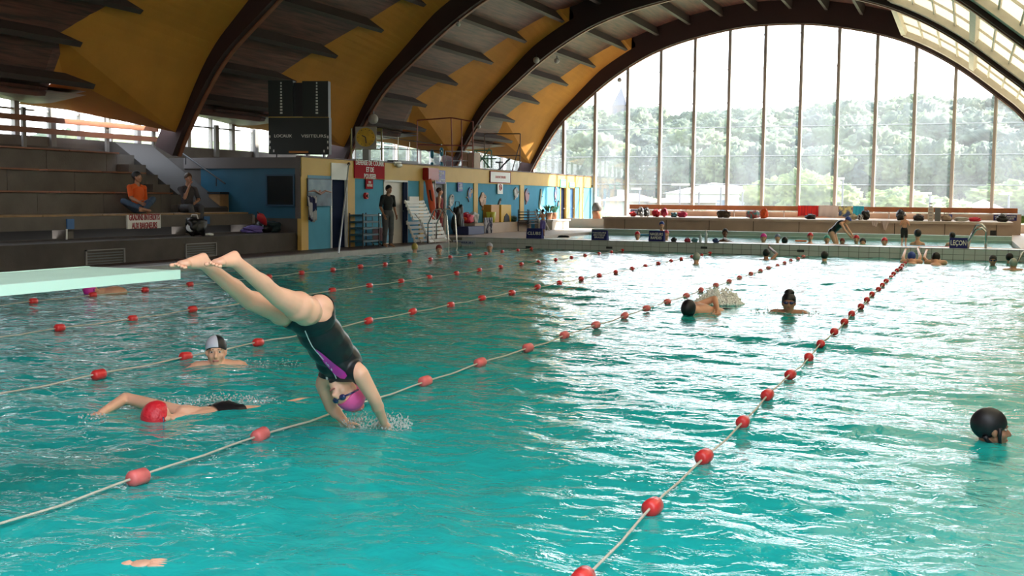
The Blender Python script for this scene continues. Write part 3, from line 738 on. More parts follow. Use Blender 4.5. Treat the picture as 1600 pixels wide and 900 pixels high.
def where(u):
    if u < 930: return 'left of the first tall mullion, behind the roof terrace' if u > 780 else 'far left, behind the roof terrace clutter'
    for i, (a, b) in enumerate(zip(BAYS, BAYS[1:])):
        if a <= u < b: return '%s half of the %s tall glazing bay from left' % ('left' if u < (a+b)/2 else 'right', ORD[i])
    return 'beyond the right edge'
LAYER = {330: 'skyline tree', 292: 'upper slope tree', 252: 'middle slope tree', 215: 'lower slope tree', 178: 'valley tree', 158: 'nearer valley tree'}
for (Y, h, r, u0, u1, st_) in ((330, 8, 6.5, 560, 1680, 25), (292, 9, 6.6, 560, 1680, 28), (252, 9, 6.0, 560, 1680, 29), (215, 8.5, 5.4, 560, 1680, 31), (178, 8, 4.8, 560, 1680, 31), (158, 7, 4.2, 1180, 1680, 30)):
    u = u0
    while u < u1:
        if not (Y > 320 and 945 < u < 1000): 
            du = random.uniform(-8, 8)
            HL = LAYER[Y]+', '+where(u+du)
            tree(u+du, Y+random.uniform(-12, 12), h*random.uniform(.75, 1.3)*(1.0+(.12 if 1300 < u < 1570 and Y > 280 else 0)), r*random.uniform(.8, 1.15), HL, 'trees on the far hillside')
        u += st_
for u in list(range(855, 1225, 22))+list(range(1235, 1680, 20)):
    tree(u, 140, random.uniform(6.2, 7.4), 2.6, 'pale tree of the foothill row, '+where(u), 'row of trees at the foot of the hill')
for u, Y, h, r, lb_ in ((1222, 82, 4.4, 2.4, 'lime green tree beside the pale warehouse roof'), (1262, 78, 4.6, 2.3, 'lime green tree behind the hanging red towel'), (1300, 84, 4.0, 2.0, 'lime green tree behind the hanging white towel'),
                        (1335, 95, 2.7, 2.0, 'low lime green tree behind the patterned towel'), (1410, 80, 3.2, 2.4, 'round lime bush left of the second mullion from the board stack'), (1475, 85, 2.9, 1.8, 'small lime bush behind the upright grey board'), (1085, 76, 2.2, 1.0, 'small lime bush in front of the warehouse'), (1400, 120, 4.0, 3., 'pale tree above the lime bush'),
                        (1590, 110, 4.4, 3.6, 'rounded tree at the right edge beyond the glass'), (920, 60, 2.0, 1.6, 'low lime bush outside the far corner of the hall')):
    tree(u, Y, h, r, lb_, None, random.choice(limes))
for i, (x, y, h, r) in enumerate(((-55, 27, 6.2, 4), (-62, 40, 6.6, 4.5), (-48, 33, 6., 3.2), (-70, 55, 7, 5), (-75, 75, 7.5, 5), (-58, 62, 6, 4), (-90, 90, 9, 7), (-100, 110, 9, 8), (-85, 120, 8, 6), (-110, 150, 10, 8), (-44, 44, 5.0, 3), (-52, 21, 6., 4), (-66, 92, 6.0, 5), (-72, 112, 6.5, 5))):
    o = empty('tree', (x, y, -1.2), 'sunlit tree outside the long side window above the concrete stand', 'tree', 'trees outside the side window')
    link(tmsh, 'trunk', (x, y, -1.2), o, scale=(6, 6, 3)); link(random.choice(crowns[:3]+limes), 'crown', (x, y, -1.2+h*.55), o, rot=(0, 0, i), scale=(r, r, h*.42))
# church with spire on the hill
def upos(u, Y): d = _ray(u, 318); return d.x/d.y*Y
def ht(v, Y, u=1200): return PY(u, v, Y).z
stone = mat('church_stone', (.13, .115, .11), .9); slate = mat('slate', (.10, .10, .12), .8)
Y = 330; x = upos(968, Y); zb = ht(205, Y, 968); z1 = ht(165, Y, 968); z2 = ht(136, Y, 968)
ch = empty('church', (x, Y, zb), 'pale stone church with a tall pointed spire on the hill, hazy', 'church')
MB().box(x-2.3, x+2.3, Y-2, Y+2, zb-5, z1).build('tower', stone, ch)
MB().add([(x-2.3, Y-2, z1), (x+2.3, Y-2, z1), (x+2.3, Y+2, z1), (x-2.3, Y+2, z1), (x, Y, z2)], [(0, 1, 4), (1, 2, 4), (2, 3, 4), (3, 0, 4), (3, 2, 1, 0)]).build('spire', slate, ch)
MB().prism([(x-9, zb-5), (x+13, zb-5), (x+13, zb+2.6), (x+2, zb+5.2), (x-9, zb+1)], 1, Y+2, Y+9).build('nave', stone, ch)
for dx in (-1.1, 1.1): MB().box(x+dx-.4, x+dx+.4, Y-2.1, Y-1.95, z1-4, z1-1.2).build('belfry_window', slate, ch)
# roofs and buildings near the foot of the hill
roofw = mat('warehouse_roof', (.24, .22, .22), .7); rooft = mat('tile_roof', (.30, .17, .14), .85, var=.15, vscale=1); wallp = mat('house_wall', (.30, .26, .23), .9); wblue = mat('building_white', (.28, .30, .35), .8)
def house(u0, u1, vt, ve, vb, Y, dep, label, mr, mw, nm='house', ridge=.5, wins=0):
    x0, x1 = upos(u0, Y), upos(u1, Y); zt, ze = ht(vt, Y), ht(ve, Y); zb = -1.3
    o = empty(nm, ((x0+x1)/2, Y, zb), label, 'building')
    MB().box(x0+.3, x1-.3, Y, Y+dep, zb, ze).build('wall', mw, o)
    xm = x0+(x1-x0)*ridge
    MB().add([(x0, Y-.3, ze), (x1, Y-.3, ze), (x1, Y+dep+.3, ze), (x0, Y+dep+.3, ze), (xm, Y+dep*.35, zt), (xm, Y+dep*.65, zt), (x0, Y-.3, ze+.15), (x1, Y-.3, ze+.15)], [(0, 1, 4), (1, 2, 5, 4), (2, 3, 5), (3, 0, 4, 5), (3, 2, 1, 0)]).build('roof', mr, o)
    for i in range(wins):
        xx = x0+(x1-x0)*(i+.7)/(wins+.4); MB().box(xx-.5, xx+.5, Y-.05, Y+.02, ze-2.0, ze-.7).build('window', mat('far_window', (.15, .17, .22), .4), o)
    return o
house(1036, 1222, 283, 303, 330, 120, 30, 'large warehouse with a pale low pitched roof beyond the window', roofw, mat('wh_wall', (.40, .38, .40), .8), 'warehouse', .25, 5)
house(985, 1068, 309, 318, 330, 75, 12, 'pink tiled house roof left of the warehouse', rooft, wallp)
o = house(938, 985, 303, 316, 330, 70, 8, 'small house with pinkish tiled roof and chimney beside the blue hall corner', rooft, wallp)
x = upos(957, 70); MB().box(x-.3, x+.3, 72, 72.6, ht(310, 70), ht(297, 70)).build('chimney', wallp, o)
house(1505, 1570, 309, 322, 330, 95, 10, 'pink roofed house beneath the white office building', rooft, wallp)
house(1330, 1372, 311, 319, 330, 95, 10, 'pale roof peeping out behind the patterned towel', roofw, wallp)
Y = 190
for (u0, u1, vt, label, n) in ((1452, 1500, 276, 'white flat roofed block, left part of the office complex on the slope', 4), (1500, 1640, 271, 'long white flat roofed office building at the right beyond the glass', 9)):
    x0, x1 = upos(u0, Y), upos(u1, Y); zt = ht(vt, Y); o = empty('office_building', ((x0+x1)/2, Y, 0), label, 'building')
    MB().box(x0, x1, Y, Y+12, 0, zt).build('wall', wblue, o)
    MB().box(x0-.2, x1+.2, Y-.3, Y+12, zt-3.4, zt-2.9).build('canopy', slate, o)
    for i in range(n): xx = x0+(x1-x0)*(i+.5)/n; MB().box(xx-.55, xx+.55, Y-.06, Y+.02, zt-2.2, zt-1.1).build('window', mat('far_window', (.15, .17, .22), .4), o)
for u, vt, lb_ in ((999, 296, 'street lamp in front of the pink tiled roof'), (1062, 289, 'twin headed street lamp at the left end of the warehouse'), (1092, 299, 'short street lamp before the warehouse'), (1126, 292, 'street lamp at the middle of the warehouse'), (1160, 299, 'street lamp at the right half of the warehouse'), (1316, 279, 'tall street lamp behind the patterned towel'), (1453, 301, 'thin pale street lamp by the upright board'), (1576, 301, 'street lamp with a bright flat head at the far right')):
    Y = 58; x = upos(u, Y); zt = ht(vt, Y); o = empty('street_lamp', (x, Y, -1.2), lb_, 'street lamp')
    MB().tube([(x, Y, -1.2), (x, Y, zt)], .05, 6).build('pole', slate, o)
    MB().box(x-.45, x+.06, Y-.1, Y+.1, zt-.04, zt+.06).build('lamp_head', cream, o)
    if u == 1062: MB().box(x+.06, x+.5, Y-.1, Y+.1, zt-.04, zt+.06).build('lamp_head', cream, o)
random.seed(11)

# ------------------------------------------------------------ figures
def frame3(fwd, up):
    u = Vector(up).normalized(); f = Vector(fwd); f = (f-u*f.dot(u)).normalized(); r = f.cross(u)
    return Matrix((r, f, u)).transposed()          # columns: right, forward, up
class Fig:
    def __init__(s): s.p = []; s.extra = []
    def cap(s, a, b, r0, r1, t='skin'): s.p.append(('c', Vector(a), Vector(b), r0, r1, t))
    def ell(s, c, r, R=None, t='skin'): s.p.append(('e', Vector(c), Vector(r), R or Matrix.Identity(3), 0, t))
    def mesh(s, vox, sm=4):
        mb = MB()
        for q in s.p:
            if q[0] == 'c': mb.capsule(q[1], q[2], q[3], q[4], 14)
            else: mb.sphere(q[1], tuple(q[2]), 16, 10, q[3])
        o = mb.build('tmp', None); 
        m = o.modifiers.new('r', 'REMESH'); m.mode = 'VOXEL'; m.voxel_size = vox
        m2 = o.modifiers.new('s', 'SMOOTH'); m2.factor = .5; m2.iterations = sm
        dg = bpy.context.evaluated_depsgraph_get(); me = bpy.data.meshes.new_from_object(o.evaluated_get(dg))
        bpy.data.objects.remove(o)
        me.polygons.foreach_set('use_smooth', [True]*len(me.polygons)); return me
    def near(s, p):
        best = (1e9, None)
        for q in s.p:
            if q[0] == 'c':
                d = q[2]-q[1]; t = max(0, min(1, (p-q[1]).dot(d)/max(d.length_squared, 1e-9))); dd = (p-(q[1]+d*t)).length-(q[3]*(1-t)+q[4]*t)
            else:
                l = q[3].transposed() @ (p-q[1]); k = Vector((l.x/q[2].x, l.y/q[2].y, l.z/q[2].z)).length; dd = (k-1)*min(q[2])
            if dd < best[0]: best = (dd, q[5])
        return best[1]
def put(me, name, m, origin, parent=None):
    o_ = Vector(origin); me.transform(Matrix.Translation(-o_)); me.name = name; me.materials.clear(); me.materials.append(m)
    o = bpy.data.objects.new(name, me); COL.objects.link(o); o.location = o_
    if parent: par(o, parent)
    return o
def shell(me, keep, off, planes=()):
    bm = bmesh.new(); bm.from_mesh(me)
    if keep: bmesh.ops.delete(bm, geom=[f for f in bm.faces if not keep(f.calc_center_median())], context='FACES')
    for co, no in planes: bmesh.ops.bisect_plane(bm, geom=bm.verts[:]+bm.edges[:]+bm.faces[:], plane_co=co, plane_no=no, clear_outer=True)
    bm.normal_update()
    for v in bm.verts: v.co += v.normal*off
    r = bpy.data.meshes.new('shell'); bm.to_mesh(r); bm.free()
    r.polygons.foreach_set('use_smooth', [True]*len(r.polygons)); return r
def head(F, c, R, s=1, t='head'):
    """c = centre between the ears at eye level"""
    P = lambda x, y, z: Vector(c)+R @ (Vector((x, y, z))*s)
    F.ell(P(0, -.018, .030), (.074*s, .094*s, .088*s), R, t)
    F.ell(P(0, .022, -.030), (.060*s, .062*s, .082*s), R, t)
    F.cap(P(-.045, .0, -.050), P(-.014, .060, -.096), .022*s, .018*s, t); F.cap(P(.045, .0, -.050), P(.014, .060, -.096), .022*s, .018*s, t)
    F.cap(P(-.008, .066, -.098), P(.008, .066, -.098), .018*s, .018*s, t)
    F.cap(P(0, .080, .004), P(0, .104, -.034), .009*s, .0145*s, t); F.cap(P(-.010, .088, -.038), P(.010, .088, -.038), .009*s, .009*s, t)
    F.cap(P(-.034, .072, .022), P(.034, .072, .022), .013*s, .013*s, t)
    F.ell(P(-.036, .050, -.030), (.026*s,)*3, R, t); F.ell(P(.036, .050, -.030), (.026*s,)*3, R, t)
    F.cap(P(-.016, .080, -.060), P(.016, .080, -.060), .009*s, .009*s, t); F.cap(P(-.013, .080, -.072), P(.013, .080, -.072), .009*s, .009*s, t)
    for k in (-1, 1): F.ell(P(.074*k, -.008, -.008), (.012*s, .020*s, .032*s), R, t)
def face_bits(c, R, s, parent, eyes=True):
    P = lambda x, y, z: Vector(c)+R @ (Vector((x, y, z))*s)
    if eyes:
        for k in (-1, 1):
            MB().sphere(P(.031*k, .069, .004), (.013*s, .010*s, .008*s), 12, 8, R).build('eye', eyew, parent, True, origin=P(.031*k, .069, .004))
            MB().sphere(P(.031*k, .0775, .004), (.006*s, .0035*s, .006*s), 10, 6, R).build('iris', eyed, parent, True, origin=P(.031*k, .0775, .004))
            MB().capsule(P(.018*k, .0835, .024), P(.046*k, .076, .026), .0035*s, .0028*s, 6).build('eyebrow', hairbr, parent, True)
    MB().capsule(P(-.019, .0865, -.066), P(.019, .0865, -.066), .0058*s, .0058*s, 8).build('lips', lipm, parent, True)
def cap_(c, R, s, m, parent, name='swim_cap', cut=.0, tilt=.42, grow=1.0, back=0.):
    P0 = Vector(c)+R @ (Vector((0, -.018-back, .032))*s)
    me_ = MB().sphere(P0, (.0815*s*grow, .1015*s*grow, .0945*s*grow), 28, 20, R)
    o = me_.build(name, m, parent, True)
    bm = bmesh.new(); bm.from_mesh(o.data)
    off = Vector(o.location)  # local coords are world minus nothing
    no = R @ Vector((0, math.sin(tilt), -math.cos(tilt)))
    co = Vector(c)+R @ (Vector((0, 0, cut))*s)
    r = bmesh.ops.bisect_plane(bm, geom=bm.verts[:]+bm.edges[:]+bm.faces[:], plane_co=co, plane_no=no, clear_outer=True)
    es = [e for e in bm.edges if e.is_boundary]; bmesh.ops.holes_fill(bm, edges=es, sides=0)
    bm.to_mesh(o.data); bm.free(); o.data.polygons.foreach_set('use_smooth', [True]*len(o.data.polygons))
    return o
def goggles(c, R, s, parent):
    P = lambda x, y, z: Vector(c)+R @ (Vector((x, y, z))*s)
    mb = MB()
    for k in (-1, 1): mb.sphere(P(.031*k, .078, .006), (.027*s, .016*s, .020*s), 12, 8, R)
    mb.capsule(P(-.012, .088, .006), P(.012, .088, .006), .004*s, .004*s, 6)
    for k in (-1, 1): mb.tube([P(.05*k, .075, .006), P(.077*k, .03, .014), P(.083*k, -.02, .02)], .006*s, 6)
    mb.build('goggles', goggm, parent, True)
def hand(wr, fwd, palm_n, s=1, side=1, curl=.3):
    """list of capsules for a hand; side +1: thumb towards fwd x palm_n"""
    f = Vector(fwd).normalized(); n = Vector(palm_n); n = (n-f*n.dot(f)).normalized(); w = f.cross(n)*side; wr = Vector(wr); mb = MB()
    R = Matrix((w, f, n)).transposed()
    mb.sphere(wr+f*.045*s, (.038*s, .052*s, .017*s), 12, 8, R)
    for i, L in enumerate((.068, .076, .072, .056)):
        b = wr+f*.085*s+w*(.030-.020*i)*s; d1 = (f+w*(.10-.07*i)+n*curl*.5).normalized(); m_ = b+d1*L*.5*s
        d2 = (f+w*(.10-.07*i)*.6+n*curl*1.4).normalized(); e_ = m_+d2*L*.5*s
        mb.capsule(b, m_, .0088*s, .008*s, 8); mb.capsule(m_, e_, .008*s, .0065*s, 8)
    b = wr+f*.025*s+w*.030*s; m_ = b+(f*.6+w*.8+n*.2).normalized()*.036*s; mb.capsule(b, m_, .012*s, .009*s, 8); mb.capsule(m_, m_+(f*.9+w*.35+n*.3).normalized()*.030*s, .009*s, .007*s, 8)
    return mb
def join(me, mbs):
    bm = bmesh.new(); bm.from_mesh(me)
    for mb in mbs:
        t = bpy.data.meshes.new('t'); t.from_pydata(mb.v, [], mb.f); t.update(); b2 = bmesh.new(); b2.from_mesh(t)
        bmesh.ops.recalc_face_normals(b2, faces=b2.faces)
        for f in b2.faces: f.smooth = True
        b2.to_mesh(t); b2.free(); bm.from_mesh(t); bpy.data.meshes.remove(t)
    bm.to_mesh(me); bm.free(); return me

DEF = dict(pelvis=(0, 0, .97), chest=(0, 0, 1.28), neck=(0, 0, 1.46), shL=(-.175, 0, 1.40), shR=(.175, 0, 1.40), elL=(-.215, -.03, 1.12), elR=(.215, -.03, 1.12),
           wrL=(-.225, .05, .88), wrR=(.225, .05, .88), hipL=(-.085, 0, .90), hipR=(.085, 0, .90), knL=(-.10, .02, .49), knR=(.10, .02, .49), anL=(-.10, 0, .08), anR=(.10, 0, .08),
           toL=(-.115, .15, .03), toR=(.115, .15, .03), head=(0, .02, 1.62))
def figure(name, label, base, face, h=1.75, pose={}, skinm=skin, hair=hairb, hairkw={}, clothes=(), vox=.014, headdir=None, headup=None, group=None, cap=None, hands=True, tw=1., gog=False, facebits=True):
    """face: horizontal direction the figure faces; pose: joint overrides in body units; clothes: (name, tags, material, offset)"""
    k = h/1.75; f = Vector((face[0], face[1], 0)).normalized(); R = Matrix((f.cross(Vector((0, 0, 1))), f, Vector((0, 0, 1)))).transposed()
    J = {a: Vector(base)+R @ (Vector(pose.get(a, DEF[a]))*k) for a in DEF}
    return build_fig(name, label, J, k, skinm, hair, hairkw, clothes, vox, headdir or f, headup or (0, 0, 1), group, cap, base, hands, tw, gog, facebits)
def build_fig(name, label, J, k, skinm, hair, hairkw, clothes, vox, headdir, headup, group, cap, base, hands=True, tw=1., gog=False, facebits=True):
    F = Fig()
    lat = (J['shR']-J['shL']).normalized(); sp = (J['chest']-J['pelvis']).normalized(); dp = lat.cross(sp)*-1
    dp = sp.cross(lat).normalized(); lat2 = dp.cross(sp)*1
    RT_ = Matrix((lat, dp, sp)).transposed()
    F.ell(J['pelvis']-sp*.02*k, (.158*k*tw, .108*k, .115*k), RT_, 'hips'); F.ell(J['pelvis'].lerp(J['chest'], .48), (.130*k*tw, .098*k, .16*k), RT_, 'torso')
    F.ell(J['chest'], (.150*k*tw, .110*k, .165*k), RT_, 'torso'); F.cap(J['neck']-sp*.035*k, J['shR'].lerp(J['shL'], .06)-sp*.005*k, .050*k, .044*k, 'shoulder'); F.cap(J['neck']-sp*.035*k, J['shL'].lerp(J['shR'], .06)-sp*.005*k, .050*k, .044*k, 'shoulder')
    F.cap(J['chest'].lerp(J['neck'], .6), J['neck']+(J['head']-J['neck'])*.45, .058*k, .052*k, 'neck')
    for a in 'LR':
        F.cap(J['sh'+a], J['el'+a], .046*k, .038*k, 'uparm'); F.cap(J['el'+a], J['wr'+a], .040*k, .026*k, 'forearm')
        F.ell(J['el'+a].lerp(J['wr'+a], .25), (.042*k,)*3, None, 'forearm'); F.ell(J['sh'+a]-sp*.008*k, (.050*k,)*3, None, 'uparm')
        F.cap(J['hip'+a], J['kn'+a], .088*k, .056*k, 'thigh'); F.cap(J['kn'+a], J['an'+a], .054*k, .034*k, 'shank')
        F.ell(J['kn'+a].lerp(J['an'+a], .3), (.056*k,)*3, None, 'shank')
        F.cap(J['an'+a]+(J['an'+a]-J['to'+a]).normalized()*.03*k, J['to'+a], .036*k, .026*k, 'foot')
    HR = frame3(headdir, headup); head(F, J['head'], HR, k)
    me = F.mesh(vox*1., 3 if vox < .012 else 2)
    if hands:
        mbs = []
        for a, sd_ in (('L', -1), ('R', 1)):
            d = (J['wr'+a]-J['el'+a]).normalized(); mbs.append(hand(J['wr'+a]-d*.01, d, lat*(-sd_) if abs(d.dot(lat)) < .8 else Vector((0, 0, -1)), k, sd_))
        # garments come from the body without hands
    body0 = me.copy()
    if hands: join(me, mbs)
    o = put(me, name, skinm, base); tag(o, label, 'person', group)
    tags = {}
    for nm, tg, m, off in clothes:
        sh = shell(body0, lambda p: F.near(p) in tg, off); put(sh, nm, m, base, o)
    bpy.data.meshes.remove(body0)
    if cap: cap_(J['head'], HR, k, cap, o, 'swim_cap', cut=.010, tilt=.42)
    elif hair: cap_(J['head'], HR, k, hair, o, 'hair', **{**dict(cut=-.012, tilt=.70, grow=1.05), **hairkw})
    if facebits: face_bits(J['head'], HR, k, o, not gog)
    if gog: goggles(J['head'], HR, k, o)
    return o

# the diver, just off the springboard, going away over the water
dv = {k_: PX(u, v, x_) for k_, (u, v, x_) in dict(toL=(274, 413, -3.62), anL=(319, 412, -3.60), knL=(388, 468, -3.62), hipL=(462, 492, -3.58), toR=(330, 411, -3.44), anR=(368, 409, -3.42), knR=(432, 462, -3.42), hipR=(480, 486, -3.40),
      pelvis=(484, 497, -3.49), chest=(530, 562, -3.47), neck=(543, 592, -3.46), shR=(562, 584, -3.31), shL=(506, 600, -3.62), elR=(586, 625, -3.26), elL=(518, 637, -3.61), wrR=(600, 660, -3.27), wrL=(541, 661, -3.53), head=(541, 613, -3.45)).items()}
def diver():
    J = dv; F = Fig(); k = 1.
    lat = (J['shR']-J['shL']).normalized(); sp = (J['chest']-J['pelvis']).normalized(); lat = (lat-sp*lat.dot(sp)).normalized()
    dp = sp.cross(lat).normalized()
    if dp.dot(-RT-UP*.5) < 0: dp = -dp           # belly side
    R = Matrix((lat, dp, sp)).transposed()
    F.ell(J['pelvis']-dp*.01, (.150, .115, .12), R, 'suit')
    for sgn in (-1, 1): F.ell(J['pelvis']-dp*.050-sp*.03+lat*.068*sgn, (.078, .078, .088), R, 'suit')       # seat
    F.ell(J['pelvis'].lerp(J['chest'], .35), (.135, .112, .17), R, 'suit'); F.ell(J['pelvis'].lerp(J['chest'], .65), (.135, .112, .17), R, 'suit')
    F.ell(J['chest']+dp*.0, (.135, .108, .15), R, 'suit')
    for sgn in (-1, 1): F.ell(J['chest']+dp*.058+lat*.058*sgn-sp*.02, (.055, .048, .075), R, 'suit')
    F.cap(J['shL'].lerp(J['chest'], .25), J['shR'].lerp(J['chest'], .25), .060, .062, 'sh')
    F.cap(J['chest'], J['head'].lerp(J['neck'], .5), .06, .050, 'neck')
    toes = []
    for a in 'LR':
        F.cap(J['chest'].lerp(J['sh'+a], .55), J['sh'+a], .062, .055, 'arm')
        F.cap(J['sh'+a], J['el'+a], .054, .040, 'arm'); F.cap(J['el'+a], J['wr'+a], .040, .026, 'arm'); F.ell(J['el'+a].lerp(J['wr'+a], .3), (.041,)*3, None, 'arm')
        F.cap(J['hip'+a], J['kn'+a], .090, .054, 'leg'); F.ell(J['hip'+a].lerp(J['kn'+a], .3), (.088,)*3, None, 'leg')
        F.cap(J['kn'+a], J['an'+a], .051, .034, 'leg')
        d = (J['an'+a]-J['kn'+a]).normalized(); F.ell(J['kn'+a]+d*.14-dp*.006, (.047, .047, .115), frame3(dp, d), 'leg')
        to, an = J['to'+a], J['an'+a]; fd = (to-an).normalized()
        hl = an-fd*.01+UP*.030+RT*-.012
        F.cap(hl, an, .029, .034, 'foot'); F.cap(hl, to.lerp(an, .28), .028, .022, 'foot'); F.cap(an, to.lerp(an, .25), .032, .021, 'foot')
        F.ell(to.lerp(an, .28), (.044, .034, .022), frame3(fd, UP), 'foot')
        side = fd.cross(UP).normalized()
        for i in range(5): b = to.lerp(an, .20)+side*(.030-.015*i)-UP*.006*abs(i-1); toes.append(MB().capsule(b, b+fd*(.030-.005*i if i else .036), .0085 if i else .0125, .0075 if i else .0115, 10))
    hup = (RT*.50-UP*.86+FW*.10).normalized(); hf = (-RT*.50-UP*.30-FW*.80); HR = frame3(hf, hup)
    head(F, J['head'], HR, .98)
    me = F.mesh(.0075, 9); body = me.copy()
    mbs = []
    for a, sd_ in (('L', 1), ('R', -1)): d = (J['wr'+a]-J['el'+a]).normalized(); mbs.append(hand(J['wr'+a]-d*.012, d, -dp, 1, sd_, .15))
    join(me, mbs+toes)
    o = put(me, 'person', skin2, J['pelvis'])
    tag(o, 'diver in black swimsuit and pink cap plunging head first off the green springboard', 'person')
    # swimsuit: leg openings and neckline are clean cuts
    legd = ((J['hipL']+J['hipR'])/2-(J['knL']+J['knR'])/2).normalized()*-1
    crotch = J['pelvis']-sp*.125
    pl = [(crotch+lat*0+sp*.005, (-sp*.80+lat*.60).normalized()), (crotch+sp*.005, (-sp*.80-lat*.60).normalized()), (J['chest']+sp*.085-dp*.0, (sp*.96+dp*.2).normalized()),
          (J['chest']+lat*.150, lat), (J['chest']-lat*.152, -lat)]
    sh = shell(body, None, .006, pl)
    put(sh, 'swimsuit', suitb, J['pelvis'], o)
    bm = bmesh.new(); bm.from_mesh(sh); bm.transform(Matrix.Translation(J['pelvis'])); bv = BVHTree.FromBMesh(bm); bm.free()
    def hit(u, v):
        d = _ray(u, v).normalized(); h = bv.ray_cast(CO, d); return (h[0], h[1]) if h[0] else (None, None)
    def ribbon(pa, pb, m, name):
        V = []; 
        for (a, b) in zip(pa, pb):
            for q in (a, (a[0]*.67+b[0]*.33, a[1]*.67+b[1]*.33), (a[0]*.33+b[0]*.67, a[1]*.33+b[1]*.67), b):
                h, n_ = hit(*q)
                if h is None: h, n_ = hit(q[0]*.9+500*.1, q[1]*.9+545*.1)
                if h is None: return
                if n_.dot(CO-h) < 0: n_ = -n_
                V.append(h+n_*.0045)
        n = len(pa); F_ = [(4*i+j, 4*i+j+1, 4*i+j+5, 4*i+j+4) for i in range(n-1) for j in range(3)]
        MB().add(V, F_).build(name, m, o, True)
    ctr = [(494, 546), (502, 554), (510, 563), (519, 572), (528, 580), (536, 586), (541, 589)]
    wd = [1, 3, 4.5, 5.5, 6.5, 6, 3]
    fine = [(i*.125) for i in range(8*(len(ctr)-1)+1)]
    def ip(L, t): i = min(int(t), len(L)-2); f_ = t-i; return tuple(np.array(L[i])*(1-f_)+np.array(L[i+1])*f_) if not isinstance(L[0], (int, float)) else L[i]*(1-f_)+L[i+1]*f_
    pa = [(ip(ctr, t)[0]+ip(wd, t)*.65, ip(ctr, t)[1]-ip(wd, t)*.75) for t in fine]; pb = [(ip(ctr, t)[0]-ip(wd, t)*.65, ip(ctr, t)[1]+ip(wd, t)*.75) for t in fine]
    ribbon(pa, pb, mat('suit_pink', (.75, .04, .42), .4), 'pink_panel')
    for L in ([(477, 516), (482, 528), (488, 540), (495, 549), (505, 560), (516, 573), (523, 584), (527, 593)], [(449, 522), (458, 538), (468, 553), (476, 568), (485, 582)]):
        f2 = [i*.34 for i in range(int((len(L)-1)/.34)+1)]
        ribbon([(ip(L, t)[0]+.7, ip(L, t)[1]-.4) for t in f2], [(ip(L, t)[0]-.7, ip(L, t)[1]+.4) for t in f2], white, 'piping')
    h, n_ = hit(511, 591)
    if h: MB().box(-.008, .008, -.008, .008, -.002, .003, Matrix.Translation(h) @ n_.to_track_quat('Z', 'Y').to_matrix().to_4x4()).build('label_patch', white, o)
    cap_(J['head'], HR, .98, pinkm, o, cut=.004, tilt=.45, grow=1.04); goggles(J['head'], HR, .98, o); face_bits(J['head'], HR, .98, o, False)
    bpy.data.meshes.remove(body)
    return o
diver()

def splash(center, rx, ry, h, n, size, label, name='splash', seed=1, streak=0.):
    rng = random.Random(seed); mb = MB(); c = Vector(center)
    for i in range(n):
        a = rng.uniform(0, 6.28); q = rng.random()**.5; p = c+Vector((math.cos(a)*rx*q, math.sin(a)*ry*q, 0)); z = h*rng.random()**2*(1-q*.5)
        s = size*rng.uniform(.25, 1)*(1-.5*z/max(h, .01))
        M_ = Matrix.Rotation(rng.uniform(-.5, .5), 3, 'X') @ Matrix.Rotation(rng.uniform(-.5, .5), 3, 'Y')
        mb.sphere(p+Vector((0, 0, z)), (s, s*.8, s*(1+streak*rng.random()*3) if z > .01 else s*.35), 6, 4, M_)
    return tag(mb.build(name, foamw, None, True, origin=center), label, 'water splash', kind='stuff')
pR, pL = PZ(600, 668), PZ(549, 668)
splash(pR+Vector((.05, .02, 0)), .13, .11, .13, 420, .0075, 'white splash where the diver\'s right hand meets the water', seed=2, streak=.35)
splash(pL+Vector((.03, .02, 0)), .12, .10, .14, 320, .007, 'smaller splash where the diver\'s left hand meets the water', seed=3, streak=.35)

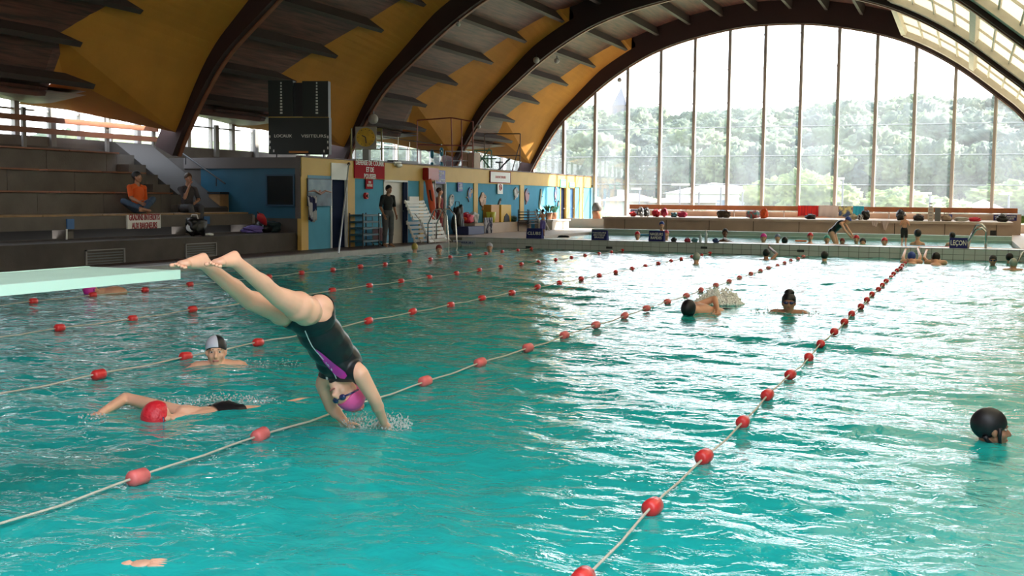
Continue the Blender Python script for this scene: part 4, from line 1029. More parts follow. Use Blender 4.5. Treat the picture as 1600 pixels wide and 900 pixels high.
def water_head(u, v, s, fwd, label, skinm=skin, cap=None, hair=None, gog=False, vox=.007, sub=.02, shoulders=.0, up=(0, 0, 1), lean=None, body_dir=None, hairkw={}, eyes=True, arms=True, zoff=0., group=None):
    """swimmer with the head above the water; (u, v) = where the neck meets the water"""
    w = PZ(u, v); F = Fig(); f = Vector((fwd[0], fwd[1], 0)).normalized(); HR = frame3(fwd, up)
    c = w+Vector((0, 0, (.115+zoff)*s)); head(F, c, HR, s)
    n = w+Vector((0, 0, -.06*s))-f*.03*s
    F.cap(c+HR @ Vector((0, -.02, -.05))*s, n, .050*s, .058*s)
    r = f.cross(Vector((0, 0, 1))); bd = Vector(body_dir).normalized() if body_dir else -f
    shz = Vector((0, 0, -.075+shoulders))*s
    sl, sr = w+shz-r*.17*s+bd*.02, w+shz+r*.17*s+bd*.02
    F.cap(sl, sr, .060*s, .060*s); F.cap(n, (sl+sr)/2+bd*.05*s-Vector((0, 0, .02)), .06*s, .10*s)
    Rb = frame3(Vector((0, 0, 1)), bd); ch = (sl+sr)/2+bd*.20*s+Vector((0, 0, -.09*s)); F.ell(ch, (.15*s, .10*s, .20*s), Rb)
    pv = ch+bd*.38*s+Vector((0, 0, -.06*s)); F.ell(pv, (.15*s, .10*s, .16*s), Rb, 'hips'); F.ell(ch.lerp(pv, .5), (.125*s, .09*s, .18*s), Rb)
    for sg, a in ((-1, sl), (1, sr)):
        if arms: e_ = a+(f*.22+r*sg*.16)*s+Vector((0, 0, -.05*s)); w_ = e_+(f*.20-r*sg*.02)*s+Vector((0, 0, .0)); F.cap(a, e_, .048*s, .038*s); F.cap(e_, w_, .038*s, .026*s)
        kn = pv+bd*.40*s+r*sg*.12*s+Vector((0, 0, -.08*s)); an = kn+bd*.38*s+Vector((0, 0, .05*s)); F.cap(pv+r*sg*.08*s, kn, .085*s, .055*s); F.cap(kn, an, .053*s, .033*s); F.cap(an, an+bd*.16*s, .034*s, .022*s)
    me = F.mesh(vox, 3)
    if arms:
        mbs = []
        for sg, a in ((-1, sl), (1, sr)): e_ = a+(f*.22+r*sg*.16)*s+Vector((0, 0, -.05*s)); w_ = e_+(f*.20-r*sg*.02)*s; mbs.append(hand(w_, f, Vector((0, 0, -1)), s, sg, .1))
        join(me, mbs)
    o = put(me, 'person', skinm, w); tag(o, label, 'person', group)
    if cap: cap_(c, HR, s, cap, o, cut=.010, tilt=.42, grow=1.03)
    if hair: cap_(c, HR, s, hair, o, 'hair', **{**dict(cut=-.012, tilt=.70, grow=1.05), **hairkw})
    if gog: goggles(c, HR, s, o)
    face_bits(c, HR, s, o, eyes and not gog)
    return o, c, HR, w
TC = lambda u, v: (CO-PZ(u, v))   # towards the camera
# woman in the white and black cap
t = TC(338, 568); o, c, HR, w = water_head(338, 571, 1.05, (t.x-.35, t.y-.1, 0), 'woman in a half white half black cap breaststroking behind the red capped swimmer', skin2, body_dir=(.55, .75, -.05), shoulders=.055)
kc = cap_(c, HR, 1.05, capblk, o, cut=.006, tilt=.40, grow=1.03)
wcp = cap_(c, HR, 1.05, mat('cap_white', (.62, .62, .72), .4), o, 'white_cap_panel', cut=.008, tilt=.40, grow=1.045)
bm = bmesh.new(); bm.from_mesh(wcp.data); nn = (HR @ Vector((1, .25, 0))).normalized(); lc = c-w if False else c
bmesh.ops.bisect_plane(bm, geom=bm.verts[:]+bm.edges[:]+bm.faces[:], plane_co=c+HR @ Vector((.0, 0, .0)), plane_no=-nn, clear_outer=True)
bm.to_mesh(wcp.data); bm.free()
MB().capsule(w+Vector((.36, .49, -.11)), w+Vector((.46, .63, -.12)), .10, .11).build('swimsuit', suitb, o, True)
# boy in black cap at the right edge, in profile
o, c, HR, w = water_head(1549, 690, .98, (RT+FW*-.10)[:2]+(0,), 'child in a black strapped swim cap seen in profile at the right edge', skin3, vox=.006, body_dir=(-.9, -.1, -.1), arms=True, zoff=-.036)
cap_(c, HR, .98, capblk, o, cut=-.024, tilt=.60, grow=1.06, back=.003)
P_ = lambda x, y, z: c+HR @ (Vector((x, y, z))*1.03)
MB().tube([P_(.076, .018, .02), P_(.074, .020, -.03), P_(.058, .030, -.075), P_(.03, .05, -.108)], [.014, .011, .009, .008], 8).build('cap_strap', capblk, o, True)
MB().tube([P_(.066, -.06, -.03), P_(.062, -.045, -.055), P_(.052, -.005, -.085)], [.016, .012, .009], 8).build('cap_strap', capblk, o, True)
# woman with goggles
t = TC(1233, 487); o, c, HR, w = water_head(1232, 488, 1.08, (t.x, t.y, 0), 'woman in a tall black cap and dark goggles swimming towards the camera', skin3, cap=capblk, gog=True, vox=.010, shoulders=.05)
MB().sphere(c+Vector((0, .03, .125)), (.066, .075, .05), 14, 8).build('cap_bun', capblk, o, True)
splash(w+Vector((0, -.05, 0)), .5, .35, .03, 160, .018, 'white ripples around the woman in the tall black cap', seed=8)

# front crawl swimmer in the red cap
def crawl(pts, label, skinm, capm, s=1., vox=.009, trunks=True, below=.03, splashy=True):
    hd, sh_, el, wr, hip, kn, an = [Vector(p) for p in pts]
    F = Fig(); ax = (hd-hip); ax.z = 0; ax.normalize(); r = ax.cross(Vector((0, 0, 1))); Rb = frame3(Vector((0, 0, -1)), ax)
    sgn = 1 if (el-hd).dot(r) > 0 else -1
    ch = hd-ax*.30*s+Vector((0, 0, -.045)); F.ell(ch, (.155*s, .095*s, .19*s), Rb); F.ell(ch.lerp(hip, .55), (.125*s, .085*s, .19*s), Rb); F.ell(hip, (.150*s, .095*s, .13*s), Rb, 'hips')
    F.cap(hd-ax*.10*s+Vector((0, 0, -.02)), ch, .055*s, .08*s); F.cap(sh_, ch, .062*s, .085*s)
    F.cap(sh_, el, .050*s, .040*s); F.cap(el, wr, .040*s, .027*s)
    o2 = ch+ax*.10-r*sgn*.17*s+Vector((0, 0, -.08)); e2 = o2+ax*.20*s-r*sgn*.10+Vector((0, 0, -.10)); w2 = e2+ax*.22*s+r*sgn*.06+Vector((0, 0, -.06)); F.cap(o2, e2, .048*s, .038*s); F.cap(e2, w2, .038*s, .026*s)
    for g in (-1, 1):
        k_ = kn+r*g*.09*s+Vector((0, 0, -.03*g)); a_ = an+r*g*.07*s+Vector((0, 0, -.05*g)); F.cap(hip+r*g*.08*s-ax*.04, k_, .085*s, .055*s, 'thigh'); F.cap(k_, a_, .054*s, .034*s); F.cap(a_, a_-ax*.15*s, .034*s, .02*s)
    HR = frame3(Vector((0, 0, -1))+r*sgn*-.15+ax*.25, ax+Vector((0, 0, .05))); head(F, hd, HR, s)
    me = F.mesh(vox, 3); body = me.copy()
    join(me, [hand(wr, (wr-el).normalized()*.7+ax*.3, Vector((0, 0, -1)), s, sgn, .3), hand(w2, ax, Vector((0, 0, -1)), s, -sgn, .1)])
    o = put(me, 'person', skinm, hd); tag(o, label, 'person')
    if trunks: put(shell(body, None, .008, [(hip+ax*.09, ax), (hip-ax*.09, -ax)]), 'trunks', suitb, hd, o)
    bpy.data.meshes.remove(body)
    cap_(hd, HR, s, capm, o, cut=.0, tilt=.25, grow=1.06); goggles(hd, HR, s, o)
    return o
h_ = PZ(252, 652)
crawl([h_+Vector((0, 0, -.015)), PZ(281, 648)+Vector((.0, .05, .0)), PX(196, 622, -5.25), PZ(158, 648)+Vector((0, 0, .01)), PZ(352, 640)+Vector((0, 0, -.045)), PZ(408, 634)+Vector((0, 0, -.07)), PZ(462, 624)+Vector((0, 0, -.06))],
      'front crawl swimmer in a bright red cap with one arm reaching left', skin2, capred)
splash(PZ(146, 655), .10, .08, .05, 110, .010, 'splash around the reaching hand of the red capped swimmer', seed=4)
splash(PZ(300, 636), .35, .12, .05, 190, .010, 'white bubbles along the shoulder of the red capped swimmer', seed=5)
splash(PZ(375, 628), .35, .13, .07, 220, .010, 'white bubbles along the legs of the red capped swimmer', seed=6)
splash(PZ(420, 570), .30, .25, .04, 120, .009, 'small bubbles trailing the woman in the two tone cap', seed=7)
# backstroke / crawl swimmer near the splash mound
h_ = PZ(1077, 491)
crawl([h_+Vector((0, 0, .06)), PZ(1085, 487)+Vector((.0, .12, .06)), PZ(1113, 487)+Vector((0, .12, .16)), PZ(1122, 490)+Vector((0, .0, .03)), h_+Vector((.26, 1.0, -.10)), h_+Vector((.34, 1.45, -.16)), h_+Vector((.40, 1.85, -.16))],
      'swimmer in a black cap doing crawl before a burst of white water', skin, capblk, 1.05, .012)
mound = Fig(); c = PZ(1122, 474)
rg = random.Random(4)
mb = MB()
for i in range(2000):
    a = rg.uniform(0, 6.28); q = min(1.5, rg.random()**.5+abs(rg.gauss(0, .10))); z = max(.004, (.19+.04*math.sin(3*a+1)+.03*math.sin(7*a))*max(0, 1-q*q*.8)*rg.random()**.6+rg.gauss(0, .014))
    mb.sphere(c+Vector((math.cos(a)*.30*q, math.sin(a)*.25*q, z)), rg.uniform(.006, .019), 6, 4)
tag(mb.build('splash', mat('foam_mass', (.98, .97, .94), .9), None, True, origin=c), 'mound of white kicked up water behind the black capped crawl swimmer', 'water splash', kind='stuff')
# pink cap at the left beyond the ropes and the arm at the bottom edge
h_ = PZ(145, 460)
crawl([h_+Vector((0, 0, .05)), h_+Vector((.10, .12, -.08)), h_+Vector((-.10, .30, -.06)), h_+Vector((-.35, .2, -.09)), h_+Vector((.35, .80, -.20)), h_+Vector((.5, 1.2, -.24)), h_+Vector((.6, 1.6, -.24))],
      'swimmer in a magenta cap face down beneath the springboard', skin, magm, 1.05, .014)
wp = PZ(200, 885)
F = Fig(); F.cap(wp+Vector((-.34, -.26, -.26)), wp+Vector((-.16, -.13, -.12)), .05, .042); F.cap(wp+Vector((-.16, -.13, -.12)), wp, .040, .026); F.ell(wp+Vector((-.50, -.36, -.34)), (.16, .12, .12))
me = F.mesh(.008); join(me, [hand(wp, (.8, .45, .10), (0, 0, -1), 1, 1, .2)])
tag(put(me, 'person', skin, wp), 'arm of a swimmer breaking the water at the bottom edge of the picture', 'person')

# swimmers at the far end of the pool, small
def far_swim(u, v, label, cap=None, hair=None, away=False, s=1., skinm=skin, gog=False, **kw):
    t = TC(u, v); f = (t.x, t.y, 0) if not away else (-t.x, -t.y, 0)
    return water_head(u, v, s, f, label, skinm, cap=cap, hair=hair, gog=gog, vox=.016, eyes=not away, **kw)
far_swim(1088, 411, 'swimmer in a grey cap crossing the sparkling water near the far end', cap=capgry, away=True)
far_swim(1197, 404, 'dark haired swimmer holding up one arm at the tiled end wall', hair=hairb, away=True, skinm=skin3)
far_swim(1288, 408, 'dark haired swimmer with pale back at the tiled end wall', hair=hairb, away=True)
far_swim(1551, 415, 'dark haired swimmer in goggles at the right end wall', hair=hairb, gog=True, skinm=skin3)
far_swim(1577, 411, 'dark haired swimmer behind the grey capped one at the right', hair=hairb, away=True)
o, c, HR, w = far_swim(1583, 421, 'swimmer in a pale grey cap leaning away at the right edge', cap=capgry, away=True, shoulders=.04)
far_swim(648, 394, 'swimmer in a yellow cap near the left wall ladder', cap=mat('cap_yellow', (.6, .45, .12), .5), away=True)
far_swim(686, 397, 'swimmer in a dark red cap near the left wall ladder', cap=mat('cap_maroon', (.25, .03, .03), .5))
far_swim(765, 393, 'swimmer in a white cap close to the tiled wall at left', cap=mat('cap_white', (.62, .62, .72), .4))
def armup(o, a, b, c2, skinm):
    mb = MB().capsule(a, b, .045, .037).capsule(b, c2, .037, .026); h2 = hand(c2, (Vector(c2)-Vector(b)), Vector((0, -1, 0)), 1, 1, .3)
    mb.add(h2.v, h2.f); mb.build('arm', skinm, o, True)
o = [x for x in bpy.data.objects if x.get('label', '').startswith('dark haired swimmer holding up')][0]
w = Vector(o.location); armup(o, w+Vector((.12, .05, -.04)), w+Vector((.20, .35, .10)), PY(1202, 386, PYF-.12), skin3)
# two boys holding the edge below LECON side
for (u, v, lb_, cm, hm, hx) in ((1424, 411, 'boy in a navy cap gripping the tiled edge with both hands', capblu, None, ((-9, 390), (10, 389))), (1462, 412, 'dark haired boy turned sideways with one hand on the tiled edge', None, hairb, ((-14, 391),))):
    o, c, HR, w = far_swim(u, v, lb_, cap=cm, hair=hm, away=True, shoulders=.10, s=1.12, skinm=skin, arms=False)
    for i, (du, vv) in enumerate(hx):
        sg = -1 if i == 0 else 1; e_ = PY(u+du+sg*4, vv+12, w.y+.25); armup(o, w+Vector((sg*.16, .05, .02)), e_, PY(u+du, vv, PYF-.08), skin)

# ------------------------------------------------------------ lane ropes
def buoy_mesh(m):
    mb = MB(); L, r = .062, .041
    mb.tube([(0, -L, 0), (0, -L+.004, 0), (0, -L+.018, 0), (0, 0, 0), (0, L-.018, 0), (0, L-.004, 0), (0, L, 0)], [.018, .030, r, r*1.02, r, .030, .018], 16)
    o = mb.build('float', m, None, True); me = o.data; bpy.data.objects.remove(o); return me
bm1, bm2 = buoy_mesh(buoym), buoy_mesh(buoyp)
H11 = 1.1
ropes = [('A', -1.272, 3.763, 1.0504, 2.2, 29.4, 'lane rope of red floats nearest on the right, running to the far boys', bm1),
         ('B', -3.782, 4.278, 1.0548, 2.2, 29.4, 'lane rope of red floats passing under the diver\'s hands', bm2),
         ('C', -6.264, 6.663, 1.0642, 2.2, 29.4, 'lane rope of red floats behind the red capped swimmer', bm1),
         ('D', -8.787, 8.820, 1.0811, 2.2, 29.4, 'fourth lane rope from the right, beyond the woman in two tone cap', bm1),
         ('E', -11.324, 10.93, 1.0561, 2.2, 29.4, 'farthest lane rope, closest to the left side of the hall', bm1)]
rr = random.Random(3)
for (nm, X_, y0, dy, ya, yb, lb_, bme) in ropes:
    o = empty('lane_rope', (X_, y0, 0), lb_, 'lane rope', 'lane ropes across the pool')
    pts = []; y = ya
    fl = [y0+dy*i for i in range(-2, 40) if ya < y0+dy*i < yb]
    n = 0
    while y < yb:
        d = min(abs(y-f) for f in fl); pts.append((X_+.012*math.sin(y*2.1), y, .030-.010*min(1, (d/.5)**2)+.003*math.sin(3*y))); y += .13
    MB().tube(pts, .0065, 6).build('rope', ropem, o, True)
    for f in fl:
        b = link(bme, 'float', (X_+.012*math.sin(f*2.1), f, .030+rr.uniform(-.006, .006)), o, rot=(rr.uniform(-.10, .10), rr.uniform(0, 6), rr.uniform(-.14, .14)))
        b.scale = (1, 1, 1)

# ------------------------------------------------------------ springboard
bt = 1.072
sb = empty('springboard', (-3.8, 1.6, 0), 'pale green springboard sticking out over the water from the left', 'springboard')
bxl, bxr, byt = -4.06, -3.50, 4.27
MB().box(bxl+.02, bxr-.02, .4, byt, bt-.036, bt-.004).build('board', boards, sb, bevel=.006)
MB().box(bxl+.008, bxr-.008, .4, byt-.006, bt-.004, bt+.002).build('grip_surface', boardm, sb)
MB().tube([(bxl+.01, byt, bt-.020), (bxr-.01, byt, bt-.020)], .020, 12).build('end_roll', boards, sb, True)
for x in (bxl, bxr): MB().box(x-.012, x+.012, .4, byt, bt-.040, bt+.004).build('edge_strip', boards, sb)
MB().box(bxl+.05, bxr-.05, 1.2, 1.6, .1, bt-.05).build('pedestal', concrete, sb)
MB().box(bxl+.1, bxr-.1, .3, 2.0, -.3, .12).build('plinth', concrete, sb)

# ------------------------------------------------------------ signs and blocks
def sign_x(u0, v0, u1, v1, m, label, txt=None, tm=white, name='sign', x=XW+.03, sz=.14, cat='sign', dep=.02, frame_=None, width=None):
    """flat board on the left wall; corners measured at its left top and right bottom"""
    um = (u0+u1)/2; y0, y1 = PX(u0, (v0+v1)/2, x).y, PX(u1, (v0+v1)/2, x).y; z1, z0 = PX(um, v0, x).z, PX(um, v1, x).z
    o = empty(name, (x, (y0+y1)/2, (z0+z1)/2), label, cat)
    MB().box(x-.008, x+dep, y0, y1, z0, z1).build('panel', m, o)
    if frame_:
        for a, b, c_, d in ((y0, y1, z1-.02, z1), (y0, y1, z0, z0+.02), (y0, y0+.02, z0, z1), (y1-.02, y1, z0, z1)): MB().box(x-.03, x+dep+.01, a, b, c_, d).build('frame', frame_, o)
    if txt: text(txt, sz, (x+dep+.004, (y0+y1)/2, (z0+z1)/2), (0, 1, 0), (0, 0, 1), tm, o, width=width and (y1-y0)*width)
    return o, y0, y1, z0, z1
sign_x(553, 252, 600, 279, signred, 'large red notice above the blue wall forbidding running', 'DÉFENSE DE COURIR\nET DE\nPOUSSER', sz=.19, width=.93)
sign_x(571, 280, 582, 295, signred, 'small red notice hanging under the large red one', 'ZONE\nPROFONDE', sz=.09, width=.75)
sign_x(517, 255, 543, 281, white, 'blank white board above the leftmost navy door', name='notice_board')
sign_x(639, 307, 654, 322, white, 'small white notice on blue wall right of the beige door', name='notice')
sign_x(679, 266, 695, 287, mat('sign_violet', (.10, .09, .35), .5), 'violet sign above the dark doorway', 'DOUCHE\nET\nTOILETTES', sz=.12, width=.8)
sign_x(715, 285, 722, 299, mat('sign_violet', (.10, .09, .35), .5), 'small violet sign on the blue wall', 'ICI\n1,80', sz=.10, width=.7)
o, y0, y1, z0, z1 = sign_x(777, 287, 785, 303, white, 'white no smoking notice on the blue wall')
mb = MB(); cc = Vector((XW+.056, (y0+y1)/2, (z0+z1)/2+.05)); mb.tube([cc+Vector((0, math.cos(a)*.10, math.sin(a)*.10)) for a in np.linspace(0, 6.283, 17)], .012, 6); mb.bar(cc+Vector((0, -.07, .07)), cc+Vector((0, .07, -.07)), .02); mb.build('symbol', redm, o)
sign_x(765, 268, 797, 286, white, 'wide white panel with a red border on the yellow band', 'SAUVETEURS', tm=mat('text_red', (.6, .15, .15), .6), name='name_panel', sz=.12, frame_=signred, width=.5)
sign_x(875, 280, 884, 293, greens, 'green exit sign above the narrower navy door', 'SORTIE\nSECOURS', sz=.09, width=.8)
sign_x(889, 285, 897, 293, greens, 'green exit sign above the bright blue door', 'SORTIE', sz=.09, width=.8)
o, y0, y1, z0, z1 = sign_x(480, 279, 517, 322, mat('poster_blue', (.07, .13, .20), .5, col2=(.02, .04, .08), vscale=3), 'poster of a butterfly swimmer under a pale sky', name='poster', cat='poster')
yc, zc = (y0+y1)/2, (z0+z1)/2
MB().box(XW+.051, XW+.053, y0+.02, y1-.02, zc-.02, z1-.03).build('sky_area', mat('poster_sky', (.22, .32, .42), .5, col2=(.12, .2, .3), vscale=3), o)
for sg in (-1, 1): MB().tube([(XW+.056, yc, zc-.04), (XW+.056, yc+sg*.25, zc+.04), (XW+.056, yc+sg*.52, zc+.01)], [.03, .028, .015], 6).build('printed_arm', mat('poster_skin', (.35, .2, .17), .6), o)
MB().sphere((XW+.056, yc, zc+.01), (.01, .06, .05)).build('printed_head', mat('poster_skin', (.35, .2, .17), .6), o)
# red alarm button
p = PX(571, 306, XW); o = empty('alarm_button', p, 'small round red alarm button on the blue wall', 'alarm button'); MB().tube([(XW-.02, p.y, p.z), (XW+.06, p.y, p.z)], .09, 14).build('housing', redm, o); MB().tube([(XW+.06, p.y, p.z), (XW+.09, p.y, p.z)], .045, 12).build('button', black, o)
# bulkhead lamps
for u, v, lb_ in ((622, 258, 'white bulkhead lamp on the yellow band above the beige door'),):
    p = PX(u, v, XW+.05); o = empty('wall_lamp', p, lb_, 'lamp'); MB().box(XW, XW+.06, p.y-.2, p.y+.2, p.z-.02, p.z+.10).build('base', white, o, bevel=.01); MB().sphere((XW+.08, p.y, p.z), (.06, .17, .07)).build('diffuser', mat('diffuser', (.7, .7, .66), .3), o, True)
# blocks with lettering on the tiled wall
def block(u0, v0, u1, v1, label, txt, sz, Y=PYF+.10):
    a, b = PY(u0, v1, Y), PY(u1, v0, Y); x0, x1 = a.x, b.x; z0 = ZK+.006; z1 = b.z
    o = empty('lane_sign', ((x0+x1)/2, Y, z0), label, 'sign')
    MB().prism([(Y, z0), (Y+.22, z0), (Y+.12, z1), (Y+.06, z1)], 0, x0, x1).build('wedge_board', signblue, o)
    n = Vector((0, -(z1-z0), -.06)).normalized(); up = Vector((0, .06, z1-z0)).normalized()
    text(txt, sz, Vector(((x0+x1)/2, Y+.028, (z0+z1)/2))+Vector((0, -.006, 0)), (1, 0, 0), up, white, o, width=(x1-x0)*.86)
block(822, 357, 846, 372, 'navy wedge sign reading CLUBS on the tiled wall', 'CLUBS', .13)
block(924, 360, 948, 375, 'navy wedge sign with three lines of lettering on the tiled wall', 'NAGEURS\nMOYENS\nBRASSE', .07)
block(1013, 361, 1037, 377, 'navy wedge sign reading NAGEURS RAPIDES on the tiled wall', 'NAGEURS\nRAPIDES', .11)
block(1483, 372, 1512, 391, 'large navy sign reading LEÇON on the tiled wall', 'LEÇON', .18)
def flat_y(u0, v0, u1, v1, Y, m, label, txt=None, name='sign', cat='sign', sz=.08, tm=white, dep=.02, z0=None):
    a, b = PY(u0, v1, Y), PY(u1, v0, Y); z0 = a.z if z0 is None else z0
    o = empty(name, ((a.x+b.x)/2, Y, z0), label, cat)
    MB().box(a.x, b.x, Y, Y+dep, z0, b.z).build('panel', m, o)
    if txt: text(txt, sz, ((a.x+b.x)/2, Y-.005, (z0+b.z)/2), (1, 0, 0), (0, 0, 1), tm, o, width=(b.x-a.x)*.8)
    return o
flat_y(985, 327, 998, 336, 42.6, signblue, 'small blue sign at the left end of the far bench', 'GRAND\nBAIN', z0=.80); flat_y(999, 326, 1012, 336, 42.6, signblue, 'second small blue sign at the left end of the far bench', 'PETIT\nBAIN', z0=.80)
flat_y(1552, 336, 1571, 347, 42.6, signblue, 'blue sign left of the pair at the right end of the far bench', 'NAGEURS\nMOYENS', z0=.80); flat_y(1572, 336, 1589, 347, 42.6, signblue, 'blue sign right of the pair at the right end of the far bench', 'NAGEURS\nLENTS', z0=.80)
flat_y(1480, 335, 1488, 345, 42.6, mat('sign_blue2', (.03, .06, .30), .5), 'tiny blue sign behind the upright boards', z0=.80)
# bleacher notice
zt = PX(224, 335.5, -16.48).z; zb = PX(224, 357, -16.48).z; y0, y1 = PX(198, 346, -16.48).y, PX(250, 346, -16.48).y
o = empty('notice_board', (-16.47, (y0+y1)/2, zb), 'white board with red lettering fixed to the concrete bench front', 'sign')
MB().box(-16.5, -16.46, y0, y1, zb, zt).build('panel', white, o)
text('GRADINS INTERDITS\nAUX BAIGNEURS', .19, (-16.452, (y0+y1)/2, (zb+zt)/2), (0, 1, 0), (0, 0, 1), mat('text_darkred', (.35, .03, .04), .6), o, width=(y1-y0)*.92)
y0, y1 = PX(418, 341, -16.48).y, 22.95; zt = PX(440, 335, -16.48).z; zb = PX(440, 348, -16.48).z
o = empty('notice_board', (-16.47, (y0+y1)/2, zb), 'long white board with worn grey lettering at the end of the bench front', 'sign')
MB().box(-16.5, -16.46, y0, y1, zb, zt).build('panel', mat('worn_white', (.42, .41, .38), .6), o); text('DÉFENSE DE COURIR', .12, (-16.452, (y0+y1)/2, (zb+zt)/2), (0, 1, 0), (0, 0, 1), mat('text_maroon', (.22, .09, .08), .7), o, width=(y1-y0)*.9)
for u0, u1, v0, v1, lb_ in ((104, 115, 342, 358, 'blue painted square on the bench front at the left'), (318, 327, 338, 350, 'blue painted square on the bench front near the right end')):
    y0, y1 = PX(u0, 350, -16.49).y, PX(u1, 350, -16.49).y; z1, z0 = PX((u0+u1)/2, v0, -16.49).z, PX((u0+u1)/2, v1, -16.49).z
    o = MB().box(-16.5, -16.47, y0, y1, z0, z1).build('depth_plate', mat('plate_blue', (.03, .12, .32), .5), None, origin=(-16.48, (y0+y1)/2, z0)); tag(o, lb_, 'plate')
o = MB().tube([PX(104, 358, -16.45), PX(104, 377, -16.45)], .018, 6).build('white_post', white, None); tag(o, 'thin white post under the left blue square', 'post')

# ------------------------------------------------------------ scoreboard and clock on the roof of the block
def facing(c, toward=None):
    d = (CO-Vector(c)); d.z = 0; f = d.normalized(); return f.cross(Vector((0, 0, 1)))*-1, Vector((0, 0, 1)), f
c0 = PY(467, 240, 24.6); sc_ = ppm(c0); rx_, uz, fz = facing(c0)
rx_ = Vector((math.cos(.30), math.sin(.30), 0)); fz = rx_.cross(uz); 
sbd = empty('scoreboard', c0, 'black scoreboard lettered LOCAUX and VISITEURS standing on the flat roof', 'scoreboard')
def fbox(u0, v0, u1, v1, dep, m, name, push=0., parent=sbd, c=c0, scl=None):
    s_ = scl or sc_; k_ = 1/ (s_*abs(rx_.dot(RT)))
    uc = CO and (800+CF*((c-CO).dot(RT))/((c-CO).dot(FW))); vc = 450-CF*((c-CO).dot(UP))/((c-CO).dot(FW))
    x0, x1 = (u0-uc)*k_, (u1-uc)*k_; z1, z0 = (vc-v0)/s_, (vc-v1)/s_
    Mx = Matrix((rx_, -fz, uz)).transposed().to_4x4(); Mx.translation = c
    MB().box(x0, x1, -push-.0, dep-push, z0, z1, Mx).build(name, m, parent)
    return Mx, (x0+x1)/2, (z0+z1)/2, x1-x0
fbox(419, 184, 515, 241, .25, board_g, 'lower_panel'); fbox(419, 127, 458, 183, .25, board_g, 'team_panel'); fbox(473, 128, 514, 184, .25, board_g, 'team_panel'); fbox(458, 130, 473, 182, .1, black, 'centre_panel', -.1)
fbox(419, 183, 514, 184.4, .2, yellow_w, 'yellow_trim')
Mx, xc_, zc_, w_ = fbox(428, 208, 456, 218, .01, board_g, 'caption_strip', .004); text('LOCAUX', .11, Mx @ Vector((xc_, -.012, zc_)), rx_, uz, mat('pale_text', (.62, .62, .58), .6), sbd, width=w_)
Mx, xc_, zc_, w_ = fbox(471, 208, 511, 218, .01, board_g, 'caption_strip', .004); text('VISITEURS', .11, Mx @ Vector((xc_, -.012, zc_)), rx_, uz, mat('pale_text', (.62, .62, .58), .6), sbd, width=w_)
for uu in (439.5, 496):
    for j in range(11):
        sz_ = 1.0+.10*j; vv = 131+j*4.6; Mx, xc_, zc_, w_ = fbox(uu-sz_, vv-1.4, uu+sz_, vv+1.4, .006, mat('pale_text', (.62, .62, .58), .6), 'number_plate', .006)
for uu, vs in ((421, (214, 222, 231)), (513, (214, 222, 231)), (427, (236,)), (507, (236,))):
    for vv in vs: fbox(uu-1, vv-2, uu+1, vv+2, .006, mat('pale_text', (.62, .62, .58), .6), 'digit_window', .006)
fbox(451, 236, 482, 239, .01, mat('trim_orange', (.45, .16, .03), .6), 'orange_caption', .01)
for uu in (430, 478, 505): fbox(uu-.8, 240, uu+.8, 250, .05, black, 'support_leg', -.08)
# clock in a yellow frame
c1 = PY(571, 215, 27.2); sc1 = ppm(c1)
ck = empty('wall_clock', c1, 'round yellow clock in a pale square frame above the red notice', 'clock')
def cb(u0, v0, u1, v1, dep, m, name, push=0.): return fbox(u0, v0, u1, v1, dep, m, name, push, ck, c1, sc1)
cb(555, 198, 588, 232, .06, mat('clock_back', (.30, .27, .22), .5), 'case')
Mx, xc_, zc_, w_ = cb(571, 214, 572, 215, .01, black, 'spindle', .03)
o = MB().tube([Mx @ Vector((xc_, .0, zc_)), Mx @ Vector((xc_, -.03, zc_))], .265, 28).build('dial', mat('dial_yellow', (.62, .36, .03), .4, var=.25, vscale=5), ck)
for j in range(12):
    a_ = j*math.pi/6; p = Mx @ Vector((xc_+math.sin(a_)*.22, -.034, zc_+math.cos(a_)*.22)); MB().sphere(p, .014, 6, 4).build('hour_mark', black, ck)
MB().bar(Mx @ Vector((xc_, -.04, zc_)), Mx @ Vector((xc_+.02, -.04, zc_-.17)), .02).build('minute_hand', black, ck); MB().bar(Mx @ Vector((xc_, -.04, zc_)), Mx @ Vector((xc_-.10, -.04, zc_+.05)), .024).build('hour_hand', black, ck)
for a_, b_, c_, d_ in ((546, 200, 548, 250), (594, 200, 596, 250), (546, 232, 596, 233.5), (588, 200, 596, 205)): cb(a_, b_, c_, d_, .04, mat('frame_olive', (.22, .17, .03), .5), 'yellow_bracket', -.1)
cb(566, 233, 576, 250, .12, mat('box_grey', (.22, .22, .20), .5), 'control_box', -.02)
# goal frames, pipes and clutter standing on the roof terrace
def pipeframe(pts_list, Y, m, label, name, cat, r=.02):
    P = [[PY(u, v, Y+dy) for (u, v, *q) in L for dy in [(q[0] if q else 0)]] for L in pts_list]
    zmin = min(min(p.z for p in L) for L in P); o = empty(name, (P[0][0].x, Y, 2.36), label, cat)
    for L in P:
        L2 = [Vector((p.x, p.y, max(p.z, 2.37))) for p in L]; MB().tube(L2, r, 6).build('pipe', m, o)
    return o
rust = mat('rust_red', (.28, .06, .04), .5)
pipeframe([[(652, 188), (652, 262)], [(705, 184), (707, 262)], [(652, 188), (705, 184)], [(705, 184), (739, 190)], [(739, 190), (739, 262)], [(652, 226), (739, 228)], [(721, 188), (722, 262)]], 31.8, rust, 'tall goal frame of rust red pipes on the roof terrace', 'goal_frame', 'goal')
pipeframe([[(757, 209), (757, 262)], [(757, 209), (813, 209)], [(813, 209), (812, 268)], [(812, 225), (800, 268)], [(757, 243), (812, 243)]], 37.5, mat('pipe_dark', (.10, .06, .05), .5), 'lower goal frame of thin dark pipes right of the third arch foot', 'goal_frame', 'goal')
